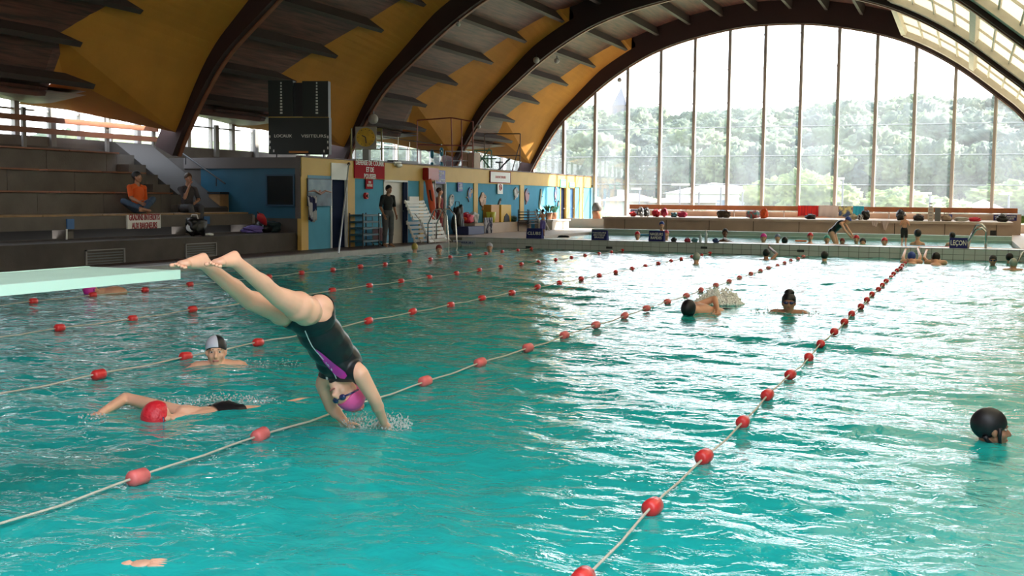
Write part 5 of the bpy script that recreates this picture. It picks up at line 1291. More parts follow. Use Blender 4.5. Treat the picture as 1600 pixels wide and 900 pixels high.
pipeframe([[(743, 235), (765, 262)], [(765, 232), (743, 262)], [(741, 235), (741, 262)], [(768, 235), (768, 262)], [(741, 235), (768, 235)], [(735, 248), (775, 248)]], 35.5, mat('green_pipe', (.08, .20, .12), .5), 'green metal folding frame leaning on the roof terrace', 'folding_frame', 'frame', .025)
pipeframe([[(596, 214), (690, 226)], [(594, 232), (690, 236)], [(622, 214), (622, 262)], [(640, 222), (640, 262)]], 30.5, steel, 'thin metal railing across the roof terrace behind the clock', 'railing', 'railing', .014)
for u, v0, v1, Y, lb_ in ((675, 236, 262, 31.2, 'pole with blue floats standing left of its twin'), (690, 232, 262, 31.4, 'pole with blue floats standing right of its twin')):
    a = PY(u, v1, Y); b = PY(u, v0, Y); o = empty('float_pole', a, lb_+' on the roof terrace', 'pole'); MB().tube([(a.x, Y, 2.37), b], .012, 6).build('pole', steel, o)
    for t_ in (.15, .75, .9): MB().sphere(a.lerp(b, t_), (.06, .06, .10)).build('float', mat('float_blue', (.03, .22, .35), .5), o, True)
for u0, u1, v0, v1, Y, m, lb_, nm in ((696, 722, 236, 262, 33.5, mat('cage_grey', (.35, .37, .38), .5), 'grey wire cage trolley on the roof terrace', 'cage_trolley'), (721, 741, 238, 262, 34, wood, 'brown wooden cupboard beside the third arch foot', 'cupboard')):
    a, b = PY(u0, v1, Y), PY(u1, v0, Y); o = empty(nm, ((a.x+b.x)/2, Y, 2.37), lb_, nm.split('_')[-1])
    if nm == 'cupboard': MB().box(a.x, b.x, Y, Y+.5, 2.37, b.z).build('body', m, o); MB().box(a.x+.04, (a.x+b.x)/2-.01, Y-.02, Y, 2.42, b.z-.05).build('door', mat('cup_door', (.25, .12, .05), .5), o); MB().box((a.x+b.x)/2+.01, b.x-.04, Y-.02, Y, 2.42, b.z-.05).build('door', mat('cup_door', (.25, .12, .05), .5), o)
    else:
        for x in (a.x, b.x):
            for y in (Y, Y+.5): MB().tube([(x, y, 2.37), (x, y, b.z)], .015, 6).build('post', m, o)
        for z in (2.5, (2.37+b.z)/2, b.z):
            MB().tube([(a.x, Y, z), (b.x, Y, z), (b.x, Y+.5, z), (a.x, Y+.5, z), (a.x, Y, z)], .012, 6).build('wire_tier', m, o)
p = PY(783, 262, 40); o = empty('exercise_bike', (p.x, 40, 2.37), 'dark exercise machine on the roof near the facade', 'machine')
MB().tube([(p.x-.3, 40, 2.42), (p.x, 40, 2.65), (p.x+.25, 40, 2.9), (p.x+.38, 40, 3.0)], .035).build('frame', black, o); MB().box(p.x-.2, p.x+.05, 39.9, 40.1, 2.82, 2.88).build('saddle', black, o); MB().tube([(p.x-.06, 40, 2.6), (p.x-.08, 40, 2.85)], .03).build('seat_post', black, o)
for x in (-.35, .3): MB().tube([(p.x+x, 39.8, 2.39), (p.x+x, 40.2, 2.39)], .03).build('foot_bar', black, o)
a = PX(617, 249, XW-.3); b = PX(649, 252, XW-.3); o = empty('floodlight_bar', a, 'dark flat box lying on the roof edge above the bulkhead lamp', 'box'); MB().box(a.x-.25, a.x+.1, a.y, b.y, 2.44, 2.52).build('tray', black, o); MB().box(a.x-.2, a.x, a.y+.2, a.y+.3, 2.40, 2.44).build('foot', black, o); MB().box(a.x-.2, a.x, b.y-.3, b.y-.2, 2.40, 2.44).build('foot', black, o)
# orange guard boards behind the top tier
gb = empty('timber_guardrail', (-19.7, 12, 2.6), 'two orange timber guard boards along the back of the concrete stand', 'railing')
for v0, v1 in ((176, 185), (195, 204)):
    zt_, zb_ = PX(2, v0, -19.7).z, PX(2, v1, -19.7).z; MB().box(-19.73, -19.67, 4, 23.3, zb_, zt_).build('board', woodr, gb)
for y in (7, 10, 13, 16, 18.9, 21.5, 23.2): MB().box(-19.78, -19.72, y-.05, y+.05, 2.45, 3.4).build('post', mat('post_grey', (.16, .15, .14), .6), gb)
for y in (14.5, 19.9, 26, 27.9): 
    o = MB().box(-19.94, -19.86, y-.08, y+.08, 2.56, 3.45).build('steel_post', mat('post_grey', (.16, .15, .14), .6), None, origin=(-19.9, y, 2.45)); tag(o, {14.5: 'grey steel post behind the left half of the guard boards', 19.9: 'grey steel post behind the right half of the guard boards', 26: 'grey steel eaves post just right of the nearest arch foot', 27.9: 'grey steel eaves post beside the scoreboard'}[y], 'post', 'eaves posts')

# ------------------------------------------------------------ things along the left wall
def slat_lounger_stack(u0, u1, v0, v1, x, n, label, lean=True):
    y0, y1 = PX(u0, (v0+v1)/2, x).y, PX(u1, (v0+v1)/2, x).y; zt, zb = PX((u0+u1)/2, v0, x).z, max(PX((u0+u1)/2, v1, x).z, .14)
    o = empty('slatted_lounger', (x, (y0+y1)/2, zb), label, 'lounger')
    for y in (y0+.06, y1-.06): MB().bar((x-.25, y, zt), (x+.05, y, zb), .03, .05).build('side_rail', white, o)
    for i in range(n):
        t_ = (i+.5)/n; MB().box(x-.25+.30*t_-.02, x-.25+.30*t_+.02, y0, y1, zt+(zb-zt)*t_-.045, zt+(zb-zt)*t_+.035).build('slat', white, o)
    for y in (y0+.1, y1-.1): MB().tube([(x+.05, y, zb+.2), (x+.22, y, zb+.01)], .015, 6).build('leg', white, o)
slat_lounger_stack(643, 673, 313, 344, XW+.45, 6, 'upper white slatted plastic lounger folded on the pile by the doorway')
slat_lounger_stack(668, 697, 343, 386, XW+.75, 6, 'lower white slatted plastic lounger upright beside the ladder')
slat_lounger_stack(646, 668, 345, 384, XW+.35, 5, 'shadowed slatted lounger beneath the folded one')
# rack of dark trays
y0, y1 = PX(562, 360, XW+.4).y, PX(587, 360, XW+.4).y
o = empty('tray_rack', (XW+.3, (y0+y1)/2, .12), 'dark rack of stacked trays against the blue wall left of the man', 'rack')
for y in (y0, y1):
    for x in (XW+.1, XW+.5): MB().tube([(x, y, .12), (x, y, 1.02)], .018, 6).build('post', darkm, o)
for i in range(5): z = .25+.17*i; MB().box(XW+.1, XW+.5, y0, y1, z, z+.05).build('tray', mat('tray_teal', (.03, .10, .13), .5), o, bevel=.008)
# cleaning trolley
y0 = PX(592, 360, XW+.4).y
o = empty('cleaning_trolley', (XW+.35, y0+.2, .12), 'pale blue and pink cleaning trolley behind the man in black', 'trolley')
MB().box(XW+.15, XW+.55, y0, y0+.45, .2, .26).build('tray', mat('float_blue', (.03, .22, .35), .5), o); MB().box(XW+.2, XW+.5, y0, y0+.22, .26, .62).build('bucket', mat('bucket_pink', (.5, .32, .38), .5), o, bevel=.02); MB().box(XW+.2, XW+.5, y0+.24, y0+.44, .26, .60).build('bucket', mat('bucket_blue', (.1, .3, .5), .5), o, bevel=.02)
for y in (y0, y0+.45): MB().tube([(XW+.2, y, .14), (XW+.2, y, .95)], .014, 6).build('upright', steel, o)
MB().tube([(XW+.2, y0, .95), (XW+.2, y0+.45, .95)], .014, 6).build('handle', steel, o)
for y in (y0+.03, y0+.42):
    for x in (XW+.2, XW+.5): MB().tube([(x, y-.015, .15), (x, y+.015, .15)], .03, 10).build('wheel', black, o)
# long pole leaning
a = PX(545, 257, XW+.10); b = PZ(529, 396, .12); o = empty('cleaning_pole', b, 'long pale aluminium pole leaning from the deck edge to the yellow band', 'pole')
MB().tube([b, a], .020, 8).build('shaft', mat('alu', (.55, .55, .53), .35, metal=.7), o); MB().tube([a, a+(a-b).normalized()*.05], .04, 8).build('grip', black, o)
# cloth hanging at poster
def cloth(P0, w_, h_, dirv, m, name, label, cat, fold=.03, nx=14, ny=8, taper=0., parts=None, group=None, thick=.012, wav=3):
    d = Vector(dirv).normalized(); n = d.cross(Vector((0, 0, 1))); V = []; F = []
    for side in (0, 1):
        for j in range(ny+1):
            for i in range(nx+1):
                s_ = i/nx; t_ = j/ny; wdt = w_*(1-taper*t_); x = (s_-.5)*wdt+w_/2
                off = fold*math.sin(s_*math.pi*2*wav+t_*1.3)*(.35+.65*t_)+side*thick
                V.append(Vector(P0)+d*x+n*off+Vector((0, 0, -h_*t_+(.03*math.sin(s_*7) if j == ny else 0))))
    N = (nx+1)*(ny+1)
    for j in range(ny):
        for i in range(nx): k = j*(nx+1)+i; F.append((k, k+1, k+nx+2, k+nx+1)); F.append((N+k, N+k+nx+1, N+k+nx+2, N+k+1))
    for i in range(nx): F.append((i, N+i, N+i+1, i+1)); k = ny*(nx+1)+i; F.append((k, k+1, N+k+1, N+k))
    for j in range(ny): k = j*(nx+1); F.append((k, k+nx+1, N+k+nx+1, N+k)); k += nx; F.append((k, N+k, N+k+nx+1, k+nx+1))
    o = MB().add(V, F).build(name, m, None, True, origin=P0); tag(o, label, cat, group); return o
p = PX(480, 306, XW+.1); o = cloth(p, .42, .62, (0, 1, 0), mat('pennant', (.45, .46, .52), .8, col2=(.01, .015, .08), vscale=5, ramp=(.48, .52)), 'pennant', 'navy and white cloth hanging beside the swimmer poster', 'cloth', .05, taper=.35)
# red case and orange sling on the wall
a = PX(666, 262, XW+.15); b = PX(683, 282, XW+.15)
o = empty('rescue_box', (XW+.1, (a.y+b.y)/2, b.z), 'red rescue box with an orange tube hanging beside the dark doorway', 'rescue box')
MB().box(XW+.022, XW+.22, a.y, b.y, b.z, a.z).build('box', mat('box_red', (.35, .01, .015), .4), o, bevel=.02)
p0, p1 = PX(669, 281, XW+.2), PX(677, 342, XW+.2); MB().tube([p0, p0.lerp(p1, .3)+Vector((0, .05, 0)), p0.lerp(p1, .7)+Vector((0, .04, 0)), p1], [.10, .12, .10, .04], 10).build('rescue_tube', mat('tube_orange', (.62, .09, .03), .5), o, True)
p2 = PX(680, 282, XW+.2); MB().tube([p2, PX(681, 346, XW+.2)], .012, 6).build('rope', white, o)
MB().tube([p0+Vector((.05, 0, -.3)), p0+Vector((.05, .1, -.55)), p1+Vector((.05, .12, .2))], .03, 6).build('strap', black, o)
# fish cut-outs on the blue panels
fishm = {k: mat('fish_'+k, c, .6, col2=c2, vscale=6, ramp=(.45, .55)) for k, c, c2 in (('white', (.62, .60, .55), (.3, .3, .3)), ('orange', (.60, .36, .22), (.35, .2, .12)), ('mixed', (.45, .32, .16), (.08, .2, .45)), ('pink', (.45, .25, .28), (.12, .2, .35)), ('sand', (.38, .42, .30), (.2, .3, .3)), ('brown', (.30, .18, .12), (.1, .1, .1)))}
def cutout(kind, u, v, w_, h_, ang, m, label):
    p = PX(u, v, XW+.0); o = empty('fish_cutout', p, label, 'wall decoration')
    if kind == 'fish': body = [(math.cos(a)*w_/2, math.sin(a)*h_/2) for a in np.linspace(0, 6.283, 19)[:-1]]; tail = [(-w_*.42, 0), (-w_*.72, h_*.45), (-w_*.62, 0), (-w_*.72, -h_*.45)]
    elif kind == 'sea': body = [(math.cos(a)*w_*.16+.12*w_*math.sin(2.2*math.sin(a)), math.sin(a)*h_/2) for a in np.linspace(0, 6.283, 21)[:-1]]; tail = [(-.02, -h_*.45), (w_*.35, -h_*.62), (w_*.4, -h_*.5), (.05, -h_*.38)]
    else: body = [(math.cos(a)*w_/2*(1+.12*math.sin(5*a)), math.sin(a)*h_/2*(1+.1*math.cos(4*a))) for a in np.linspace(0, 6.283, 25)[:-1]]; tail = [(-w_*.1, -h_*.45), (-w_*.25, -h_*.75), (-w_*.05, -h_*.7), (w_*.1, -h_*.45)]
    ca, sa = math.cos(ang), math.sin(ang)
    T = lambda L: [(p.y+x*ca-z*sa, p.z+x*sa+z*ca) for x, z in L]
    MB().prism(T(body), 0, XW-.018, XW+.03).build('body', m, o); MB().prism(T(tail), 0, XW-.018, XW+.022).build('fin', m, o)
    e_ = T([(w_*.28, h_*.12)])[0]; MB().sphere((XW+.032, e_[0], e_[1]), .022, 8, 6).build('eye', black, o)
cutout('fish', 705, 313, .42, .28, 1.0, fishm['white'], 'white fish cut-out near the dark doorway')
cutout('fish', 734, 301, .40, .30, .9, fishm['mixed'], 'orange and blue fish cut-out left of the first yellow column')
cutout('oct', 754, 312, .50, .46, .2, fishm['orange'], 'orange octopus cut-out right of the first yellow column')
cutout('fish', 780, 317, .40, .10, .9, fishm['brown'], 'small brown fish cut-out below the no smoking notice')
cutout('oct', 806, 301, .42, .36, -.2, fishm['white'], 'white crab cut-out left of the second yellow column')
cutout('oct', 823, 305, .42, .46, 0, fishm['pink'], 'pink and grey fish cut-out right of the second yellow column')
cutout('sea', 844, 311, .5, .78, 0, fishm['sand'], 'tall sand coloured seahorse cut-out')
cutout('fish', 868, 301, .50, .24, 1.5, fishm['pink'], 'striped upright fish cut-out by the exit doors')
cutout('fish', 872, 318, .26, .08, 1.3, fishm['brown'], 'tiny dark fish cut-out by the exit doors')

# bags, boxes: soft lumps with handles
def bag(p, w_, d_, h_, m, label, name='bag', handle=True, m2=None, seed=0, cat='bag', rot=0.):
    bm = bmesh.new(); bmesh.ops.create_icosphere(bm, subdivisions=4, radius=1); sv = Vector((seed*3.1, seed, 2))
    for v in bm.verts:
        c = v.co; c.x = math.copysign(abs(c.x)**.7, c.x); c.y = math.copysign(abs(c.y)**.7, c.y); c.z = math.copysign(abs(c.z)**.75, c.z)
        c *= .95+.38*noise.noise(c*1.3+sv)+.16*noise.noise(c*3.1+sv)+.05*noise.noise(c*8+sv); c.x *= w_/2; c.y *= d_/2; c.z = c.z*h_/2+h_/2
        if c.z < .01: c.z = 0
    me = bpy.data.meshes.new('pouch'); bm.to_mesh(me); bm.free(); me.polygons.foreach_set('use_smooth', [True]*len(me.polygons)); me.materials.append(m)
    o = empty(name, p, label, cat); o2 = link(me, 'pouch', p, o, rot=(0, 0, rot))
    if handle: MB().tube([Vector(p)+Vector((x*w_*.25, -d_*.1, h_*.9+z)) for x, z in ((-1, 0), (-.7, h_*.22), (.7, h_*.22), (1, 0))], .012, 6).build('strap', m2 or m, o, True)
    if m2: MB().sphere(Vector(p)+Vector((0, -d_*.42, h_*.45)), (w_*.3, d_*.12, h_*.22)).build('pocket', m2, o, True)
    return o
def bagu(u, v, Y, wpx, hpx, m, label, **k):
    p = PY(u, v, Y); s_ = ppm(p); z = k.pop('z', .802); p.z = z; return bag(p, wpx/s_, .3, hpx/s_, m, label, **k)
bagu(989, 344, 40, 10, 7, redm, 'small red bag at the left end of the far bench', seed=1)
bagu(1001, 343, 40, 11, 13, mat('bag_grey', (.25, .27, .30), .8, var=.5), 'grey and white bag on the far bench', seed=2, m2=white)
bagu(1010, 343, 40.2, 10, 13, black, 'black rucksack next to the grey bag on the far bench', seed=3)
bagu(1025, 343, 40, 12, 11, mat('bag_red', (.6, .02, .05), .6), 'bright red bag on the far bench', seed=4)
bagu(1038, 343, 40, 10, 13, mat('bag_crimson', (.35, .02, .06), .6), 'dark crimson bag on the far bench', seed=5)
bagu(1053, 344, 40, 9, 7, mat('bag_teal', (.08, .22, .28), .7), 'teal cloth bundle on the far bench', seed=6, handle=False)
bagu(1066, 344, 40, 16, 8, mat('bag_pink', (.75, .06, .16), .7), 'hot pink bag on the far bench', seed=7)
bagu(1067, 338, 40.4, 7, 8, black, 'small black bag standing behind the hot pink one', seed=8)
bagu(1130, 344, 40, 22, 11, mat('bag_brown', (.10, .07, .05), .8, var=.5), 'brown holdall in shade on the far bench', seed=9)
bagu(1193, 346, 39.6, 13, 15, mat('ball_orange', (.80, .10, .02), .5), 'round orange drawstring bag on the far bench', seed=10)
bagu(1176, 347, 38.9, 20, 12, mat('toy_mix', (.55, .12, .12), .6, col2=(.1, .4, .45), vscale=9, ramp=(.45, .55)), 'bundle of colourful swimming toys hanging over the bench edge', seed=11, name='toy_bundle', cat='toy')
bagu(1266, 345, 40, 16, 7, black, 'dark bag beneath the red towel', seed=12)
bagu(1333, 348, 39.6, 12, 8, mat('bag_cream', (.6, .52, .35), .7), 'cream sun hat shaped bag under the patterned towel', seed=13)
bagu(1344, 348, 39.5, 8, 8, mat('bag_bw', (.5, .5, .5), .7, col2=(.02, .02, .02), vscale=20, ramp=(.48, .52)), 'black and white bag beside the cream one', seed=14)
bagu(1352, 348, 39.8, 12, 14, black, 'round black bag under the blue towel', seed=15)
bagu(1407, 349, 39.8, 15, 15, black, 'black rucksack behind the standing boy', seed=16, m2=darkm)
bagu(1435, 349, 39.6, 16, 9, mat('bag_dkred', (.03, .025, .03), .7, col2=(.3, .03, .08), vscale=9, ramp=(.3, .38)), 'dark bag with a red patch left of the upright boards', seed=17)
bagu(1478, 350, 39.6, 16, 9, mat('bag_tan', (.30, .22, .16), .7), 'tan holdall right of the upright boards', seed=18)
bagu(1502, 351, 39.6, 20, 7, mat('towel_grey', (.5, .52, .50), .8), 'crumpled pale towel on the far bench', seed=19, handle=False, name='crumpled_towel', cat='towel')
bagu(1523, 352, 39.5, 18, 6, mat('bag_red', (.6, .02, .05), .6), 'flat red bag right of the crumpled towel', seed=20)
bagu(1565, 353, 39.6, 16, 10, black, 'black bag in front of the right pair of blue signs', seed=21)
# towels on the rail
tw_ = lambda u0, u1, v0, v1, m, lb_, **k: cloth(PY(u0, v0, 42.66), (PY(u1, v0, 42.66)-PY(u0, v0, 42.66)).x, min(PY(u0, v0, 42.66).z-PY(u0, v1, 42.66).z, PY(u0, v0, 42.66).z-.85), (1, 0, 0), m, 'towel', lb_, 'towel', **k)
tw_(1247, 1279, 321, 346, mat('towel_red', (.75, .03, .02), .9, col2=(.35, .02, .03), vscale=3, stretch=(6, 1, .3)), 'red and orange striped towel hanging on the timber rail')
tw_(1279, 1310, 321, 348, mat('towel_white', (.60, .52, .52), .9), 'white and pale pink towel hanging on the timber rail', fold=.02)
tw_(1311, 1332, 322, 348, mat('towel_pat', (.62, .55, .25), .9, col2=(.06, .10, .22), vscale=4, ramp=(.45, .55)), 'cream and navy patterned towel hanging on the timber rail', fold=.02)
tw_(1333, 1350, 322, 341, mat('towel_blue', (.03, .38, .58), .9, col2=(.5, .5, .1), vscale=3, ramp=(.2, .3)), 'turquoise towel hanging on the timber rail', fold=.02)
a = PY(1362, 348, 38.44)
for u0, u1, v1, lb_, tp in ((1361, 1373, 358, 'round white swimming ring cover hanging over the bench edge', .5), (1377, 1390, 364, 'white child swimsuit hanging over the bench edge', .8)):
    a, b = PY(u0, 349, 38.42), PY(u1, 349, 38.42); cloth(Vector((a.x, 38.42, .81)), b.x-a.x, (v1-349)/ppm(a), (1, 0, 0), mat('cloth_blush', (.62, .48, .45), .9), 'swimsuit', lb_, 'swimsuit', fold=.01, taper=tp)
# upright boards
for u0, u1, m, lb_ in ((1449, 1459, mat('board_pale', (.62, .55, .50), .6), 'pale foam mats standing upright on the far bench'), (1460, 1470, mat('board_grey', (.16, .17, .19), .6), 'dark grey foam mat standing upright on the far bench')):
    a, b = PY(u0, 352, 39.5), PY(u1, 325, 39.5); o = empty('foam_mat', ((a.x+b.x)/2, 39.5, .80), lb_, 'mat'); MB().box(a.x, b.x, 39.5, 39.6, .802, b.z).build('mat', m, o, bevel=.01)
    if u0 == 1449:
        for j in range(6): MB().box(a.x+.04, b.x-.04, 39.49, 39.5, .86+.1*j, .90+.1*j).build('printed_mark', mat('mark_grey', (.35, .33, .33), .6), o)

# things along the wall bench
yb = lambda u: PX(u, 350, XW+.2).y
bag(Vector((XW+.25, yb(713), .26)), .35, .4, .95, black, 'tall black rucksack by the blue wall near the loungers', seed=31)
bag(Vector((XW+.22, yb(730), .62)), .3, .55, .32, mat('bag_red', (.6, .02, .05), .6), 'red bag on the wall bench', seed=32, m2=mat('ball_orange', (.80, .10, .02), .5))
bag(Vector((XW+.22, yb(739), .62)), .3, .4, .36, mat('towel_grey', (.5, .52, .50), .8), 'grey towel bundle on the wall bench', seed=33, handle=False, cat='towel', name='towel_bundle')
cloth(Vector((XW+.46, yb(744), .80)), .75, .62, (0, 1, 0), mat('towel_bw', (.45, .45, .50), .9, col2=(.02, .02, .05), vscale=3, ramp=(.48, .52), stretch=(1, 3, 1)), 'towel', 'black and white towel draped over the wall bench', 'towel', .04, taper=.3)
o = empty('crash_mat', (XW+.6, yb(718), .26), 'navy blue folded mat on the deck below the wall bench', 'mat'); MB().box(XW+.35, XW+.75, yb(707), yb(733), .285, .55).build('mat', navy, o, bevel=.02)
o = empty('bucket', (XW+.2, yb(766), .62), 'lime yellow bucket on the wall bench', 'bucket'); MB().tube([(XW+.2, yb(766), .622), (XW+.2, yb(766), .98)], [.15, .19], 16).build('pail', mat('lime', (.55, .55, .06), .5), o, True); MB().tube([(XW+.2, yb(766)-.18, .95), (XW+.2, yb(766), 1.05), (XW+.2, yb(766)+.18, .95)], .01, 6).build('handle', steel, o)
for u0, u1, m, lb_ in ((763, 776, mat('box_amber', (.50, .24, .03), .5), 'brown orange play box on the wall bench, left half'), (777, 793, mat('box_yellow', (.68, .42, .03), .5), 'yellow play box with a dark arch on the wall bench')):
    o = empty('play_box', (XW+.15, yb((u0+u1)/2), .62), lb_, 'box'); MB().box(XW, XW+.34 if u0 > 770 else XW+.3, yb(u0), yb(u1), .622, 1.22).build('body', m, o, bevel=.01)
    if u0 > 770: MB().prism([(yb(781), .63), (yb(790), .63), (yb(789), .82), (yb(785.5), .92), (yb(782), .82)], 0, XW+.335, XW+.36).build('arch_opening', black, o)
bag(Vector((XW+.25, yb(798), .62)), .25, .6, .22, mat('green_dark', (.02, .08, .05), .7), 'dark green cloth at the right end of the wall bench', seed=35, handle=False, cat='cloth', name='cloth_bundle')
# planters and table
yt = lambda u: PX(u, 362, XW+.6).y
o = empty('low_table', (XW+.5, yt(868), .28), 'white low table with potted plants near the exit doors', 'table'); MB().box(XW+.1, XW+.9, yt(852), yt(880), .60, .66).build('tabletop', white, o); MB().box(XW+.15, XW+.85, yt(853), yt(879), .285, .60).build('base', mat('base_cream', (.6, .55, .48), .6), o)
def pot(u, lb_, h_=.5, m=None):
    c = Vector((XW+.45, yt(u), .662)); o = empty('potted_plant', c, lb_, 'plant'); MB().tube([c, c+Vector((0, 0, .25))], [.10, .15], 14).build('pot', mat('terracotta', (.45, .20, .11), .8), o, True)
    rg2 = random.Random(u); mb = MB()
    for i in range(34):
        a_ = rg2.uniform(0, 6.28); L = rg2.uniform(.6, 1)*h_; q = c+Vector((math.cos(a_)*.05, math.sin(a_)*.05, .24)); t_ = q+Vector((math.cos(a_)*L*.6, math.sin(a_)*L*.6, L*.7)); s_ = Vector((-math.sin(a_), math.cos(a_), 0))*.035; m_ = q.lerp(t_, .55)+Vector((0, 0, .06))
        mb.add([q, m_-s_, t_, m_+s_], [(0, 1, 2, 3)])
    mb.build('foliage', m or leaf, o)
pot(863, 'potted plant with dark leaves on the white low table'); pot(871, 'potted plant with a teal leafed crown on the white low table', .42, mat('leaf_teal', (.05, .28, .20), .6))
# bin at the corner
p = PX(932, 352, XW+1.0); o = empty('litter_bin', (-14.1, 42.2, .66), 'round grey bin with an orange pot beneath it at the hall corner', 'bin'); c = Vector((PY(932, 350, 42.1).x, 42.1, .665))
MB().tube([c+Vector((0, 0, -.0)), c+Vector((0, 0, .3))], [.16, .20], 14).build('pot', mat('terracotta', (.45, .20, .11), .8), o, True); MB().sphere(c+Vector((0, 0, .42)), (.21, .21, .24)).build('lid', mat('bin_grey', (.12, .11, .11), .6), o, True)
# chair rack by the boy
o = empty('chair_rack', (XW+1.0, yt(832), .28), 'dark metal chair rack behind the boy by the wall', 'rack')
yq = PX(822, 350, XW+.8).y; yr = PX(850, 350, XW+.8).y
for y in (yq, (yq+yr)/2, yr):
    for x in (XW+.5, XW+.9): MB().tube([(x, y, .285), (x, y, 1.05)], .018, 6).build('leg', darkm, o)
for i in range(5): z = .55+.10*i; MB().box(XW+.5, XW+.9, yq, yr, z, z+.03).build('seat', mat('seat_dark', (.05, .04, .04), .6), o)
for y in (yq+.4, yq+.9): MB().bar((XW+.95, y, 1.0), (XW+1.15, y+.5, .3), .05, .02).build('white_rail', white, o)
# pool ladders
def ladder(P, label, lean=(0, .0), hgt=.75, sep=.45, along=(1, 0), out=(0, -1), drop=1.):
    o = empty('pool_ladder', P, label, 'ladder'); a = Vector((along[0], along[1], 0)); q = Vector((out[0], out[1], 0)); P = Vector(P)
    for sg in (0, 1):
        b = P+a*sep*sg; MB().tube([b-q*.55, b-q*.55+Vector((0, 0, hgt*.55)), b-q*.35+Vector((0, 0, hgt*.95)), b-q*.12+Vector((0, 0, hgt*1.0)), b+q*.05+Vector((0, 0, hgt*.8)), b+q*.12+Vector((0, 0, 0)), b+q*.12+Vector((0, 0, -drop))], .022, 10).build('side_rail', steel, o, True)
    for j in range(3): z = -.2-.25*j; MB().bar(P+q*.12+Vector((0, 0, z)), P+a*sep+q*.12+Vector((0, 0, z)), .06, .03).build('step', steel, o)
    return o
ladder((PXL+.02, 28.35, .13), 'steel pool ladder at the far left corner of the pool', along=(0, 1), out=(1, 0), hgt=1.0, sep=.55)
o = empty('pool_ladder', PY(1515, 388, PYF+.25), 'curved steel ladder handrails rising behind the LEÇON sign', 'ladder')
for du in (0, 1):
    Yq = PYF+.35-.25*du
    MB().tube([PY(1512-du*4, 388, Yq+.1), PY(1516, 372, Yq), PY(1525, 353+du*6, Yq), PY(1534, 350+du*6, Yq), PY(1541, 358+du*4, Yq), PY(1540, 388, Yq)], .030, 10).build('handrail', steel, o, True)
o = empty('pool_ladder', PY(1590, 405, PYF-.1), 'steel ladder rail leaning out at the right edge of the pool', 'ladder')
MB().tube([PY(1588, 420, PYF-.3), PY(1591, 408, PYF-.3), PY(1597, 396, PYF-.25), PY(1606, 390, PYF-.05)], .028, 10).build('side_rail', steel, o, True)
# plaque and drain boxes on the tiled wall
a, b = PY(708, 375, PYF-.01), PY(743, 383, PYF-.01); o = MB().box(a.x, b.x, PYF-.02, PYF-.006, b.z, a.z).build('wall_plaque', mat('plaque', (.42, .48, .56), .4), None, origin=a); tag(o, 'pale blue plaque on the tiled wall by the left ladder', 'plaque')
text('PROFONDEUR 1,80 m', .08, ((a.x+b.x)/2, PYF-.024, (a.z+b.z)/2), (1, 0, 0), (0, 0, 1), signblue, o, width=(b.x-a.x)*.8)
for u, lb_ in ((706, 'dark square inlet left of the plaque'), (826, 'dark overflow inlet below the CLUBS sign'), (952, 'dark overflow inlet below the three line sign'), (1251, 'dark overflow inlet in the sunlit middle of the tiled wall'), (1100, 'dark overflow inlet right of the RAPIDES sign')):
    v = 392 if u > 1200 else (387 if u > 720 else 379); p = PY(u, v, PYF-.01); p.z = max(p.z, .04); o = MB().box(p.x-.09, p.x+.09, PYF-.016, PYF-.004, p.z-.03, p.z+.03).build('overflow_inlet', darkm, None, origin=p); tag(o, lb_, 'inlet')
# shoes on the far deck, wooden box and bag at the blue room
for i, (u, v) in enumerate(((878, 372), (883, 374))):
    p = PZ(u, v, ZK+.005) if False else PY(u, v, 31.0); p.z = ZK+.004; o = empty('shoe', p, ['left black sandal on the sunlit deck', 'right black sandal on the sunlit deck'][i], 'shoe'); MB().sphere(p+Vector((0, 0, .035)), (.13, .05, .034)).build('upper', black, o, True); MB().box(p.x-.13, p.x+.13, p.y-.05, p.y+.05, p.z, p.z+.02).build('sole', darkm, o)
a = PX(339, 298, -17.3); b = PX(366, 332, -17.3); o = empty('wooden_box', (-17.3, (a.y+b.y)/2, 1.03), 'brown wooden bin on the concrete bench before the blue room', 'box')
yb0, yb1 = a.y, b.y; MB().box(-17.6, -17.25, yb0+.05, yb1-.1, 1.042, 1.50).build('body', wood, o, bevel=.01); MB().box(-17.62, -17.23, yb0+.03, yb1-.08, 1.48, 1.54).build('lid', black, o)
bag(Vector((-15.7, PX(306, 360, -15.7).y, .55)), .4, .42, .42, black, 'black and white rucksack on the podium below the seated man in grey', seed=41, m2=white)
bag(Vector((-15.9, PX(394, 358, -15.9).y, .55)), .4, .6, .18, purple, 'purple bag on the podium', seed=42, handle=False)
bag(Vector((-15.9, PX(436, 357, -15.9).y, .55)), .4, 1.2, .30, mat('bag_pine', (.01, .03, .035), .7), 'long dark green bag at the end of the podium', seed=43)
bag(Vector((-16.0, PX(412, 360, -16.0).y, .55)), .4, .40, .26, black, 'black sports bag under the red umbrella', seed=44)
p = PX(410, 352, -15.9); o = empty('umbrella', p, 'folded red umbrella propped on the black bag on the podium', 'umbrella'); q0, q1 = PX(404, 334, -15.8), PX(416, 352, -15.8)
MB().tube([q0, q0.lerp(q1, .25), q0.lerp(q1, .6), q1], [.03, .10, .09, .02], 10).build('canopy', mat('umb_red', (.45, .02, .03), .5), o, True); MB().tube([q0+(q0-q1)*.2, q1+(q1-q0)*.15], .012, 6).build('shaft', black, o)
bag(Vector((-15.75, PX(328, 368, -15.7).y, .55)), .2, .25, .05, white, 'crumpled white tissue beside the rucksack on the podium', seed=45, handle=False, cat='tissue', name='tissue')
for x, y, lb_ in ((-19.6, 12.8, 'small lamp on the guard post at left'), ): pass

# ------------------------------------------------------------ people out of the water
def ff(name, label, base, face, **k): return figure('person', label, base, face, **k)
